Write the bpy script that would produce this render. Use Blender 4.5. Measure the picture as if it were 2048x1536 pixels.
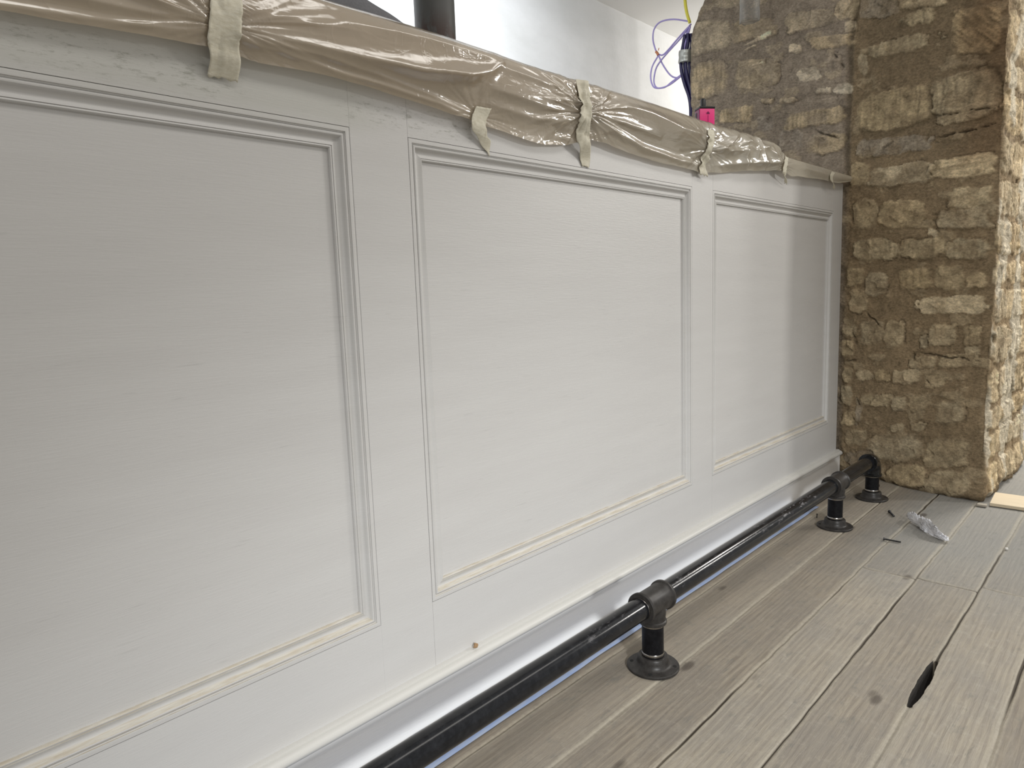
import bpy, bmesh, math, random
import numpy as np
from mathutils import Vector, Matrix

for o in list(bpy.data.objects):
    bpy.data.objects.remove(o, do_unlink=True)
SC = bpy.context.scene
COL = SC.collection

# ------------------------------------------------------------------ camera
cam_d = bpy.data.cameras.new('camera')
cam = bpy.data.objects.new('camera', cam_d)
COL.objects.link(cam)
SC.camera = cam
cam_d.sensor_width = 36.0
cam_d.lens = 1372.22 / 2048 * 36.0
cam_d.clip_start = 0.02
yaw, pit, rol = math.radians(46.3292), math.radians(7.5403), math.radians(-2.0577)
F = Vector((math.sin(yaw) * math.cos(pit), math.cos(yaw) * math.cos(pit), -math.sin(pit)))
R0 = Vector((math.cos(yaw), -math.sin(yaw), 0))
U0 = R0.cross(F)
R = math.cos(rol) * R0 + math.sin(rol) * U0
U = -math.sin(rol) * R0 + math.cos(rol) * U0
M = Matrix((R, U, -F)).transposed().to_4x4()
M.translation = Vector((0, -1.0239, 0.8468))
cam.matrix_world = M

# ------------------------------------------------------------------ view / world
SC.view_settings.view_transform = 'Standard'
SC.view_settings.look = 'None'
SC.view_settings.gamma = 1.0
SC.view_settings.use_curve_mapping = False
SC.view_settings.exposure = 0.13
w = bpy.data.worlds.new('world')
SC.world = w
w.use_nodes = True
bg = w.node_tree.nodes['Background']
bg.inputs['Color'].default_value = (1.0, 0.975, 0.935, 1)
bg.inputs['Strength'].default_value = 0.38


def area(name, loc, target, size, power, color, sy=None, spread=None):
    d = bpy.data.lights.new(name, 'AREA')
    d.energy = power
    d.color = color
    d.size = size
    if sy:
        d.shape = 'RECTANGLE'
        d.size_y = sy
    if spread:
        d.spread = math.radians(spread)
    o = bpy.data.objects.new(name, d)
    COL.objects.link(o)
    o.location = loc
    o.rotation_euler = (Vector(target) - Vector(loc)).to_track_quat('-Z', 'Y').to_euler()
    return o


# low spot from behind the camera, two lamps beyond the stone pier, bright strip behind the bar
def spot(name, loc, target, power, color, angle, blend, radius):
    d = bpy.data.lights.new(name, 'SPOT')
    d.energy = power; d.color = color; d.spot_size = math.radians(angle); d.spot_blend = blend; d.shadow_soft_size = radius
    o = bpy.data.objects.new(name, d); COL.objects.link(o)
    o.location = loc
    o.rotation_euler = (Vector(target) - Vector(loc)).to_track_quat('-Z', 'Y').to_euler()
    return o


spot('low_spot', (-0.5, -3.1, 1.50), (1.75, 0, -1.15), 430, (0.97, 0.99, 1.0), 64, 1.0, 0.16)  # unseen spot; its cone is shaped to brighten the lower panels
area('side_lamp', (4.28, -2.2, 1.9), (2.9, -0.4, 0.4), 0.22, 22, (1.0, 0.97, 0.92))
area('far_lamp', (5.3, -2.2, 1.9), (2.9, -0.4, 0.4), 0.25, 13, (1.0, 0.97, 0.92))
area('ceiling_lamp', (1.7, -1.25, 2.6), (1.7, -0.5, 0), 3.4, 20, (1.0, 0.96, 0.90), sy=0.4)
area('back_bar_lamp', (1.3, 0.50, 2.3), (1.3, 1.32, 1.75), 2.2, 25, (0.92, 0.96, 1.0), sy=0.3, spread=150)
area('back_room_lamp', (4.8, 0.6, 2.1), (4.4, 1.32, 1.8), 1.2, 14, (1.0, 0.96, 0.90), sy=0.5)


area('next_room_fill', (4.9, -0.95, 2.25), (4.3, -0.95, 0), 0.5, 42, (1.0, 0.96, 0.90), spread=140)  # unseen fill light, added to brighten the floor past the pier


# ------------------------------------------------------------------ helpers
def noise2(x, y, seed=0):
    x = np.asarray(x, float); y = np.asarray(y, float)
    xi = np.floor(x).astype(np.int64); yi = np.floor(y).astype(np.int64)
    xf = x - xi; yf = y - yi
    def h(a, b):
        n = (a * 374761393 + b * 668265263 + seed * 1442695041) & 0xffffffff
        n = ((n ^ (n >> 13)) * 1274126177) & 0xffffffff
        n = (n ^ (n >> 16)) & 0xffffffff
        return n / 4294967295.0
    u = xf * xf * xf * (xf * (xf * 6 - 15) + 10); v = yf * yf * yf * (yf * (yf * 6 - 15) + 10)
    return ((h(xi, yi) * (1 - u) + h(xi + 1, yi) * u) * (1 - v) +
            (h(xi, yi + 1) * (1 - u) + h(xi + 1, yi + 1) * u) * v) * 2 - 1


def fbm(x, y, oct=4, seed=0):
    a, s, t = 1.0, 0.0, 0.0
    for i in range(oct):
        s = s + a * noise2(x * 2 ** i, y * 2 ** i, seed + i * 17); t += a; a *= 0.5
    return s / t


def sstep(a, b, x):
    t = np.clip((x - a) / (b - a), 0, 1)
    return t * t * (3 - 2 * t)


def mesh_obj(name, verts, faces, mat, parent=None, smooth=True):
    me = bpy.data.meshes.new(name)
    me.from_pydata([tuple(v) for v in verts], [], faces)
    me.validate()
    if smooth:
        me.polygons.foreach_set('use_smooth', [True] * len(me.polygons))
    me.materials.append(mat)
    o = bpy.data.objects.new(name, me)
    COL.objects.link(o)
    if parent is not None:
        o.parent = parent
        o.matrix_parent_inverse = Matrix.Translation(-root_loc(parent))
    return o


def root_loc(o):
    v = Vector(o.location)
    return v


def bm_obj(name, bm, mat, parent=None, smooth=False, angle=None):
    me = bpy.data.meshes.new(name)
    bmesh.ops.recalc_face_normals(bm, faces=bm.faces)
    bm.to_mesh(me); bm.free()
    if smooth:
        me.polygons.foreach_set('use_smooth', [True] * len(me.polygons))
        if angle:
            me.set_sharp_from_angle(angle=math.radians(angle))
    me.materials.append(mat)
    o = bpy.data.objects.new(name, me)
    COL.objects.link(o)
    if parent is not None:
        o.parent = parent
        o.matrix_parent_inverse = Matrix.Translation(-root_loc(parent))
    return o


def tag(o, label, cat, group=None, kind=None):
    o['label'] = label; o['category'] = cat
    if group: o['group'] = group
    if kind: o['kind'] = kind
    return o


def thing(name, loc, label, cat, group=None):
    o = bpy.data.objects.new(name, None)
    COL.objects.link(o)
    o.empty_display_size = 0.05
    o.location = loc
    return tag(o, label, cat, group)


def struct(o):
    o['kind'] = 'structure'
    return o


def grid_faces(nu, nv):
    i = np.arange(nu - 1)[:, None] * nv + np.arange(nv - 1)[None, :]
    return np.stack([i, i + nv, i + nv + 1, i + 1], -1).reshape(-1, 4)


def grid_obj(name, P, mat, parent=None, colors=None, flip=False):
    nu, nv = P.shape[:2]
    f = grid_faces(nu, nv)
    if flip: f = f[:, ::-1]
    me = bpy.data.meshes.new(name)
    me.vertices.add(nu * nv)
    me.vertices.foreach_set('co', P.reshape(-1).astype(np.float32))
    me.loops.add(f.size)
    me.loops.foreach_set('vertex_index', f.reshape(-1).astype(np.int32))
    me.polygons.add(len(f))
    me.polygons.foreach_set('loop_start', (np.arange(len(f)) * 4).astype(np.int32))
    me.polygons.foreach_set('use_smooth', [True] * len(f))
    me.update(calc_edges=True)
    if colors is not None:
        for nm, c in colors.items():
            a = me.color_attributes.new(nm, 'FLOAT_COLOR', 'POINT')
            cc = np.ones((nu * nv, 4), np.float32); cc[:, :3] = c.reshape(-1, 3)
            a.data.foreach_set('color', cc.reshape(-1))
    me.materials.append(mat)
    o = bpy.data.objects.new(name, me)
    COL.objects.link(o)
    if parent is not None:
        o.parent = parent
        o.matrix_parent_inverse = Matrix.Translation(-root_loc(parent))
    return o


def add_box(bm, x0, x1, y0, y1, z0, z1, bev=0.0):
    r = bmesh.ops.create_cube(bm, size=1)
    vs = r['verts']
    for v in vs:
        v.co = Vector(((x0 + x1) / 2 + v.co.x * (x1 - x0), (y0 + y1) / 2 + v.co.y * (y1 - y0), (z0 + z1) / 2 + v.co.z * (z1 - z0)))
    if bev:
        es = list({e for v in vs for e in v.link_edges})
        bmesh.ops.bevel(bm, geom=es, offset=bev, segments=2, affect='EDGES', profile=0.5)


def add_lathe(bm, prof, origin, axis, n=48, cap=True):
    """prof: list of (t along axis, radius)"""
    ax = Vector(axis).normalized()
    a = ax.orthogonal().normalized(); b = ax.cross(a)
    rings = []
    for t, r in prof:
        rings.append([bm.verts.new(Vector(origin) + ax * t + (a * math.cos(2 * math.pi * k / n) + b * math.sin(2 * math.pi * k / n)) * r) for k in range(n)])
    for r0, r1 in zip(rings, rings[1:]):
        for k in range(n):
            bm.faces.new((r0[k], r0[(k + 1) % n], r1[(k + 1) % n], r1[k]))
    if cap:
        bm.faces.new(rings[0][::-1]); bm.faces.new(rings[-1])


def catmull(pts, n=10):
    P = [Vector(p) for p in pts]
    P = [P[0] * 2 - P[1]] + P + [P[-1] * 2 - P[-2]]
    out = []
    for i in range(1, len(P) - 2):
        for k in range(n):
            t = k / n
            p0, p1, p2, p3 = P[i - 1], P[i], P[i + 1], P[i + 2]
            out.append(0.5 * ((2 * p1) + (-p0 + p2) * t + (2 * p0 - 5 * p1 + 4 * p2 - p3) * t * t + (-p0 + 3 * p1 - 3 * p2 + p3) * t ** 3))
    out.append(P[-2])
    return out


def add_tube(bm, pts, r, n=12, cap=True):
    rings = []
    prev = None
    for i, p in enumerate(pts):
        d = (pts[min(i + 1, len(pts) - 1)] - pts[max(i - 1, 0)]).normalized()
        if prev is None:
            a = d.orthogonal().normalized()
        else:
            a = (prev - d * prev.dot(d)).normalized()
        prev = a
        b = d.cross(a)
        rr = r(i / (len(pts) - 1)) if callable(r) else r
        rings.append([bm.verts.new(p + (a * math.cos(2 * math.pi * k / n) + b * math.sin(2 * math.pi * k / n)) * rr) for k in range(n)])
    for r0, r1 in zip(rings, rings[1:]):
        for k in range(n):
            bm.faces.new((r0[k], r0[(k + 1) % n], r1[(k + 1) % n], r1[k]))
    if cap:
        bm.faces.new(rings[0][::-1]); bm.faces.new(rings[-1])


# ------------------------------------------------------------------ materials
class Mat:
    def __init__(s, name, base=(0.5, 0.5, 0.5), rough=0.5, metal=0.0, **kw):
        s.m = bpy.data.materials.new(name); s.m.use_nodes = True
        s.t = s.m.node_tree; s.n = s.t.nodes
        s.b = s.n['Principled BSDF']
        s.b.inputs['Base Color'].default_value = (*base, 1)
        s.b.inputs['Roughness'].default_value = rough
        s.b.inputs['Metallic'].default_value = metal
        for k, v in kw.items():
            s.b.inputs[k.replace('_', ' ')].default_value = v

    def node(s, typ, **kw):
        n = s.n.new(typ)
        for k, v in kw.items():
            setattr(n, k, v)
        return n

    def link(s, a, b): s.t.links.new(a, b)

    def pos(s, scale=(1, 1, 1), rot=(0, 0, 0), loc=(0, 0, 0)):
        g = s.node('ShaderNodeNewGeometry')
        m = s.node('ShaderNodeMapping')
        m.inputs['Scale'].default_value = scale
        m.inputs['Rotation'].default_value = rot
        m.inputs['Location'].default_value = loc
        s.link(g.outputs['Position'], m.inputs['Vector'])
        return m.outputs['Vector']

    def noise(s, vec, scale, detail=4, rough=0.55, dist=0.0):
        n = s.node('ShaderNodeTexNoise')
        n.inputs['Scale'].default_value = scale
        n.inputs['Detail'].default_value = detail
        n.inputs['Roughness'].default_value = rough
        n.inputs['Distortion'].default_value = dist
        s.link(vec, n.inputs['Vector'])
        return n.outputs['Fac']

    def ramp(s, fac, stops):
        r = s.node('ShaderNodeValToRGB')
        e = r.color_ramp.elements
        while len(e) < len(stops): e.new(0.5)
        for el, (p, c) in zip(e, stops):
            el.position = p
            el.color = (*c, 1) if isinstance(c, tuple) else (c, c, c, 1)
        s.link(fac, r.inputs['Fac'])
        return r.outputs['Color']

    def math(s, op, a, b=None, c=None, clamp=False):
        n = s.node('ShaderNodeMath', operation=op, use_clamp=clamp)
        for i, v in enumerate((a, b, c)):
            if v is None: continue
            if isinstance(v, (int, float)): n.inputs[i].default_value = v
            else: s.link(v, n.inputs[i])
        return n.outputs[0]

    def mix(s, fac, a, b, mode='MIX'):
        n = s.node('ShaderNodeMix', data_type='RGBA', blend_type=mode)
        for i, v in ((0, fac), (6, a), (7, b)):
            if isinstance(v, (int, float)): n.inputs[i].default_value = v
            elif isinstance(v, tuple): n.inputs[i].default_value = (*v, 1)
            else: s.link(v, n.inputs[i])
        return n.outputs[2]

    def base(s, c): s.link(c, s.b.inputs['Base Color']); return s
    def rough(s, c): s.link(c, s.b.inputs['Roughness']); return s

    def bump(s, h, strength=0.3, dist=0.01):
        n = s.node('ShaderNodeBump')
        n.inputs['Strength'].default_value = strength
        n.inputs['Distance'].default_value = dist
        s.link(h, n.inputs['Height'])
        s.link(n.outputs['Normal'], s.b.inputs['Normal'])
        return s

    def sepxyz(s, v=None):
        n = s.node('ShaderNodeSeparateXYZ')
        if v is None:
            v = s.node('ShaderNodeNewGeometry').outputs['Position']
        s.link(v, n.inputs[0])
        return n.outputs

    def attr(s, name):
        n = s.node('ShaderNodeAttribute', attribute_name=name)
        return n


def band(m, x, a, b, soft):
    """1 inside a..b with soft edges"""
    lo = m.math('DIVIDE', m.math('SUBTRACT', x, a - soft), soft, clamp=True)
    hi = m.math('DIVIDE', m.math('SUBTRACT', b + soft, x), soft, clamp=True)
    return m.math('MULTIPLY', lo, hi)


def painted(name, base, dark, rough=0.45, dirt=True, dusty=False):
    m = Mat(name, base, rough)
    n1 = m.noise(m.pos((1.2, 1.2, 9)), 2.2, 5)
    c = m.mix(m.math('MULTIPLY', m.ramp(n1, [(0.35, 0.0), (0.7, 1.0)]), 0.45), base, dark)
    x, y, z = m.sepxyz()
    if dirt:
        # grubby scuff marks near the top rail
        d1 = m.math('MULTIPLY', band(m, x, 0.24, 0.46, 0.08), band(m, z, 1.155, 1.185, 0.02))
        d2 = m.math('MULTIPLY', band(m, x, 0.72, 0.98, 0.07), band(m, z, 1.155, 1.18, 0.02))
        d3 = m.math('MULTIPLY', band(m, x, 0.05, 0.70, 0.1), band(m, z, 1.15, 1.26, 0.03))
        sp = m.ramp(m.noise(m.pos((9, 9, 40)), 4.0, 9, 0.8), [(0.52, 0.0), (0.62, 1.0)])
        dd = m.math('MULTIPLY', m.math('MAXIMUM', d1, d2), sp)
        c = m.mix(m.math('MULTIPLY', d3, 0.35), c, (0.40, 0.405, 0.34))
        c = m.mix(m.math('MULTIPLY', dd, 0.60), c, (0.20, 0.20, 0.16))
        sc = m.ramp(m.noise(m.pos((2.5, 2.5, 30), rot=(0, 0.2, 0)), 5, 3, 0.6), [(0.66, 0.0), (0.72, 1.0)])
        c = m.mix(m.math('MULTIPLY', sc, 0.12), c, (0.25, 0.25, 0.24))
    if dusty:
        g = m.node('ShaderNodeNewGeometry')
        nz = m.sepxyz(g.outputs['Normal'])[2]
        up = m.math('MULTIPLY', m.math('SUBTRACT', nz, 0.25), 2.0, clamp=True)
        nn = m.ramp(m.noise(m.pos((2.5, 2.5, 60)), 6.0, 8, 0.75), [(0.42, 0.0), (0.60, 1.0)])
        low = m.math('SUBTRACT', 1.0, m.math('DIVIDE', m.math('SUBTRACT', z, 0.35), 0.1, clamp=True), clamp=True)
        amt = m.math('MULTIPLY', m.math('MULTIPLY', up, nn), low)
        c = m.mix(m.math('MULTIPLY', amt, 0.85), c, (0.29, 0.205, 0.115))
        # tarnished cream tint along the lower mouldings
        c = m.mix(m.math('MULTIPLY', m.math('MULTIPLY', low, up), 0.55), c, (0.58, 0.545, 0.45))
    m.base(c)
    m.bump(m.noise(m.pos((4, 4, 60)), 8, 4), 0.12, 0.003)
    return m.m


PAINT = (0.555, 0.548, 0.535)
M_frame = painted('painted_wood', PAINT, (0.50, 0.49, 0.478))
M_mould = painted('painted_moulding', PAINT, (0.50, 0.49, 0.465), dusty=True)
M_skirt = painted('gloss_white_paint', (0.84, 0.835, 0.82), (0.80, 0.79, 0.77), rough=0.25, dirt=False)
M_bead = painted('cream_bead_paint', (0.565, 0.557, 0.53), (0.52, 0.505, 0.46), rough=0.4, dirt=False)
M_dark = Mat('gap_shadow', (0.03, 0.025, 0.02), 0.9).m


def mat_iron(name, base, rough, spec=0.4, scuff=0.0, metal=0.0):
    m = Mat(name, base, rough, metal, Specular_IOR_Level=spec)
    n = m.noise(m.pos(), 60, 5, 0.7)
    c = m.mix(m.ramp(n, [(0.4, 0.0), (0.75, 1.0)]), base, tuple(min(1, v * 1.8 + 0.006) for v in base))
    if scuff:
        x, y, z = m.sepxyz()
        s = m.ramp(m.noise(m.pos((9, 30, 30)), 3.5, 6, 0.75), [(0.55, 0.0), (0.68, 1.0)])
        wh = m.math('MAXIMUM', m.math('MAXIMUM', band(m, x, 1.78, 2.18, 0.05), m.math('MULTIPLY', band(m, x, 1.0, 1.22, 0.05), 0.5)), m.math('MULTIPLY', band(m, x, 1.35, 1.6, 0.06), 0.35))
        top = m.math('DIVIDE', m.math('SUBTRACT', z, 0.158), 0.01, clamp=True)
        s = m.math('MULTIPLY', m.math('MULTIPLY', s, wh), top)
        c = m.mix(m.math('MULTIPLY', s, scuff), c, (0.22, 0.21, 0.22))
        rr = m.math('ADD', rough, m.math('MULTIPLY', s, 0.3))
        m.rough(rr)
    m.base(c)
    m.bump(m.noise(m.pos(), 220, 3), 0.12 if rough > 0.3 else 0.004, 0.001)
    return m.m


M_pipe = mat_iron('black_pipe_lacquer', (0.006, 0.0065, 0.008), 0.17, 0.34, scuff=0.6)
M_cast = mat_iron('cast_iron', (0.022, 0.020, 0.0185), 0.40, 0.26)
M_post = mat_iron('matt_black_pipe', (0.004, 0.004, 0.005), 0.40, 0.13)
M_ring = Mat('bright_machined_steel', (0.42, 0.40, 0.38), 0.22, 1.0).m
M_hole = Mat('screw_hole', (0.004, 0.004, 0.004), 0.8).m

m = Mat('blue_masking_tape', (0.10, 0.17, 0.36), 0.6)
m.base(m.mix(m.ramp(m.noise(m.pos((3, 10, 3)), 9, 4), [(0.4, 0.0), (0.8, 1.0)]), (0.19, 0.25, 0.40), (0.27, 0.30, 0.35)))
M_blue = m.m

m = Mat('cream_masking_tape', (0.58, 0.54, 0.42), 0.65)
cr = m.noise(m.pos((30, 30, 90)), 3, 5, 0.7)
m.base(m.mix(m.ramp(cr, [(0.35, 0.0), (0.7, 1.0)]), (0.68, 0.65, 0.54), (0.55, 0.51, 0.39)))
m.bump(cr, 0.35, 0.002)
m.b.inputs['Transmission Weight'].default_value = 0.0
M_tape = m.m

# polythene
m = Mat('polythene', (0.46, 0.385, 0.305), 0.17, Specular_IOR_Level=1.0, Coat_Weight=1.0, Coat_Roughness=0.11, Coat_IOR=1.7)
tr = m.node('ShaderNodeBsdfTransparent'); tr.inputs[0].default_value = (0.86, 0.80, 0.72, 1)
tl = m.node('ShaderNodeBsdfTranslucent'); tl.inputs[0].default_value = (0.62, 0.55, 0.45, 1)
mx1 = m.node('ShaderNodeMixShader'); mx1.inputs[0].default_value = 0.15
mx2 = m.node('ShaderNodeMixShader'); mx2.inputs[0].default_value = 0.22
out = m.n['Material Output']
m.link(m.b.outputs[0], mx1.inputs[1]); m.link(tl.outputs[0], mx1.inputs[2])
m.link(mx1.outputs[0], mx2.inputs[1]); m.link(tr.outputs[0], mx2.inputs[2])
m.link(mx2.outputs[0], out.inputs[0])
x_, y_, z_ = m.sepxyz()
gr = m.math('DIVIDE', m.math('SUBTRACT', x_, 0.9), 1.2, clamp=True)
m.base(m.mix(gr, (0.53, 0.445, 0.335), (0.68, 0.645, 0.55)))
rdg = m.math('POWER', m.math('SUBTRACT', 1.0, m.math('ABSOLUTE', m.math('SUBTRACT', m.math('MULTIPLY', m.noise(m.pos((1.0, 1.0, 1.5)), 13, 2, 0.5, 1.2), 4.0), 2.0)), clamp=True), 6.0)
wr = m.math('ADD', m.math('ADD', m.noise(m.pos((3, 3, 9)), 5, 2, 0.4, 0.8), m.math('MULTIPLY', rdg, 0.10)), m.math('MULTIPLY', m.ramp(m.noise(m.pos((1, 1, 0.35)), 30, 2, 0.5, 0.8), [(0.55, 0.0), (0.62, 1.0), (0.7, 0.0)]), 0.10))
m.bump(wr, 0.30, 0.008)
M_poly = m.m


def mat_clear(name, tint=(1, 1, 1), fac=0.55, rough=0.08, haze=(0.7, 0.7, 0.7)):
    m = Mat(name, haze, rough, Specular_IOR_Level=0.9)
    tr = m.node('ShaderNodeBsdfTransparent'); tr.inputs[0].default_value = (*tint, 1)
    lw = m.node('ShaderNodeLayerWeight'); lw.inputs[0].default_value = 0.35
    f = m.math('MULTIPLY', m.math('SUBTRACT', 1.0, lw.outputs['Facing'], clamp=True), fac + 0.25, clamp=True)
    mx = m.node('ShaderNodeMixShader')
    m.link(f, mx.inputs[0]); m.link(m.b.outputs[0], mx.inputs[1]); m.link(tr.outputs[0], mx.inputs[2])
    m.link(mx.outputs[0], m.n['Material Output'].inputs[0])
    return m.m


M_bag = mat_clear('clear_bag_film', (0.95, 0.95, 0.96), 0.02, 0.10, (0.80, 0.80, 0.83))
M_sleeve = mat_clear('clear_plastic', (0.97, 0.97, 0.96), 0.70, 0.05, (0.45, 0.45, 0.44))

# stone
m = Mat('rubble_stone', (0.3, 0.25, 0.18), 0.9, Specular_IOR_Level=0.2)
at = m.attr('tint').outputs['Color']
n1 = m.noise(m.pos(), 22, 6, 0.65)
n2 = m.noise(m.pos((1, 1, 1.6)), 90, 5, 0.7)
c = m.mix(1.0, at, m.ramp(n1, [(0.25, 0.66), (0.75, 1.22)]), 'MULTIPLY')
c = m.mix(1.0, c, m.ramp(n2, [(0.3, 0.62), (0.7, 1.36)]), 'MULTIPLY')
m.base(c)
m.bump(m.math('ADD', m.noise(m.pos(), 60, 10, 0.72), m.math('MULTIPLY', m.noise(m.pos((1, 1, 2)), 240, 4, 0.7), 0.3)), 0.9, 0.011)
M_stone = m.m

# floor boards
m = Mat('worn_floor_boards', (0.2, 0.17, 0.14), 0.75, Specular_IOR_Level=0.25)
A = m.attr('tint').outputs['Color']
ar, ag, ab = m.sepxyz(A)
off = m.node('ShaderNodeCombineXYZ'); m.link(m.math('MULTIPLY', ar, 13.0), off.inputs[0]); m.link(m.math('MULTIPLY', ar, 7.0), off.inputs[2])
va = m.node('ShaderNodeVectorMath', operation='ADD'); g = m.node('ShaderNodeNewGeometry')
m.link(g.outputs['Position'], va.inputs[0]); m.link(off.outputs[0], va.inputs[1])
mp = m.node('ShaderNodeMapping'); mp.inputs['Scale'].default_value = (1.6, 22, 1); m.link(va.outputs[0], mp.inputs[0])
grain = m.noise(mp.outputs[0], 5.5, 8, 0.68, 0.5)
mp2 = m.node('ShaderNodeMapping'); mp2.inputs['Scale'].default_value = (0.9, 9, 1); m.link(va.outputs[0], mp2.inputs[0])
wv = m.node('ShaderNodeTexWave', wave_type='BANDS', bands_direction='Y')
wv.inputs['Scale'].default_value = 2.6; wv.inputs['Distortion'].default_value = 9; wv.inputs['Detail'].default_value = 3; wv.inputs['Detail Scale'].default_value = 0.9
m.link(mp2.outputs[0], wv.inputs['Vector'])
blot = m.noise(m.pos((1, 1.4, 1)), 4.5, 6, 0.7)
c = m.mix(m.ramp(grain, [(0.32, 0.0), (0.68, 1.0)]), (0.235, 0.202, 0.168), (0.345, 0.308, 0.258))
c = m.mix(m.math('MULTIPLY', m.ramp(wv.outputs['Fac'], [(0.3, 0.0), (0.8, 1.0)]), 0.45), c, (0.40, 0.355, 0.285))
c = m.mix(m.math('MULTIPLY', m.ramp(blot, [(0.40, 0.0), (0.62, 1.0)]), 0.55), c, (0.245, 0.225, 0.205))
dst = m.noise(m.pos((1.2, 1.0, 1)), 30, 6, 0.8)
c = m.mix(m.math('MULTIPLY', m.ramp(dst, [(0.52, 0.0), (0.66, 1.0)]), 0.28), c, (0.46, 0.425, 0.365))
# board to board tint
c = m.mix(1.0, c, m.ramp(ar, [(0.0, (0.88, 0.84, 0.80)), (1.0, (1.10, 1.08, 1.05))]), 'MULTIPLY')
# brown sanded strip by the bar, greyer far boards
px, py, pz = m.sepxyz()
brown = m.math('DIVIDE', m.math('ADD', py, 0.33), 0.12, clamp=True)
c = m.mix(m.math('MULTIPLY', brown, 0.45), c, (0.265, 0.215, 0.165))
grey = m.math('MULTIPLY', m.math('DIVIDE', m.math('SUBTRACT', px, 1.9), 0.5, clamp=True), m.math('DIVIDE', m.math('SUBTRACT', -0.28, py), 0.15, clamp=True))
c = m.mix(m.math('MULTIPLY', grey, 0.6), c, (0.262, 0.262, 0.255))
# knots and nail heads
vo = m.node('ShaderNodeTexVoronoi', feature='F1'); vo.inputs['Scale'].default_value = 1.0
m.link(m.pos((3.3, 7.2, 0.01)), vo.inputs['Vector'])
kn = m.ramp(vo.outputs['Distance'], [(0.0, 1.0), (0.06, 0.85), (0.10, 0.0)])
sm = m.ramp(m.noise(m.pos((1.0, 2.2, 1)), 17, 5, 0.65), [(0.58, 0.0), (0.68, 1.0)])
c = m.mix(m.math('MULTIPLY', sm, 0.40), c, (0.165, 0.160, 0.145))
c = m.mix(m.math('MULTIPLY', kn, 0.75), c, (0.06, 0.045, 0.035))
# seams: dusty lips and dark bottoms
lip = m.ramp(ag, [(0.15, 0.0), (0.45, 1.0)])
sn = m.ramp(m.noise(m.pos((10, 10, 1)), 9, 5, 0.7), [(0.35, 0.25), (0.6, 1.0)])
c = m.mix(m.math('MULTIPLY', m.math('MULTIPLY', lip, sn), 0.55), c, (0.43, 0.38, 0.30))
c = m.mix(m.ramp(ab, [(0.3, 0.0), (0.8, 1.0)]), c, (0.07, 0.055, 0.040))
c = m.mix(m.ramp(ab, [(0.90, 0.0), (0.94, 1.0)]), c, (0.014, 0.011, 0.009))  # shade inside the open split, painted near black
c = m.mix(1.0, c, (0.83, 0.855, 0.86), 'MULTIPLY')
m.base(c)
m.bump(m.math('ADD', grain, m.math('MULTIPLY', dst, 0.4)), 0.45, 0.004)
M_floor = m.m

m = Mat('limewashed_plaster', (0.72, 0.73, 0.74), 0.8)
m.base(m.mix(m.ramp(m.noise(m.pos((1, 1, 2)), 2.5, 5, 0.6), [(0.35, 0.0), (0.7, 1.0)]), (0.76, 0.77, 0.78), (0.66, 0.67, 0.67)))
m.bump(m.noise(m.pos(), 6, 4), 0.25, 0.02)
M_white = m.m
M_ceil = Mat('ceiling_plaster', (0.88, 0.88, 0.87), 0.85).m

m = Mat('rusty_grey_steel', (0.06, 0.06, 0.058), 0.5, 0.0)
x_, y_, z_ = m.sepxyz()
ru = m.ramp(m.noise(m.pos((1, 1, 0.45)), 30, 5, 0.65), [(0.42, 0.0), (0.5, 1.0)])
lo = m.math('SUBTRACT', 1.0, m.math('DIVIDE', m.math('SUBTRACT', z_, 1.435), 0.05, clamp=True), clamp=True)
c = m.mix(m.math('MULTIPLY', m.math('MULTIPLY', ru, lo), 0.95), (0.058, 0.058, 0.055), (0.035, 0.014, 0.008))
m.base(c)
M_steel = m.m

m = Mat('grey_felt', (0.12, 0.12, 0.125), 0.9)
fn = m.noise(m.pos(), 240, 4, 0.8)
m.base(m.mix(fn, (0.08, 0.082, 0.09), (0.19, 0.19, 0.20)))
m.bump(fn, 0.4, 0.003)
M_felt = m.m
m = Mat('counter_wood', (0.30, 0.19, 0.11), 0.6)
m.base(m.mix(m.noise(m.pos((2, 20, 20)), 5, 5), (0.36, 0.25, 0.15), (0.26, 0.17, 0.10)))
M_wood = m.m
m = Mat('pale_softwood', (0.6, 0.5, 0.36), 0.6)
m.base(m.mix(m.noise(m.pos((20, 2, 20)), 5, 5), (0.62, 0.53, 0.38), (0.50, 0.41, 0.28)))
M_pale = m.m
M_pink = Mat('pink_plastic', (0.80, 0.035, 0.22), 0.35).m
M_magenta = Mat('dark_magenta_plastic', (0.16, 0.005, 0.07), 0.4).m
M_black = Mat('black_plastic', (0.006, 0.006, 0.006), 0.4).m
M_lilac = Mat('lilac_cable', (0.42, 0.36, 0.72), 0.4).m
M_navy = Mat('navy_cable', (0.012, 0.008, 0.07), 0.35).m
M_yellow = Mat('yellow_cable', (0.85, 0.78, 0.10), 0.4).m
M_copper = Mat('bare_copper', (0.65, 0.28, 0.15), 0.35, 0.6).m
M_silver = Mat('silver_tape', (0.42, 0.43, 0.40), 0.3, 0.5).m
M_crumb = Mat('brown_filler', (0.33, 0.21, 0.11), 0.9).m
M_plcrumb = Mat('white_plaster_crumb', (0.7, 0.68, 0.64), 0.9).m
M_screw = Mat('black_screw', (0.008, 0.008, 0.008), 0.5).m

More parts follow.
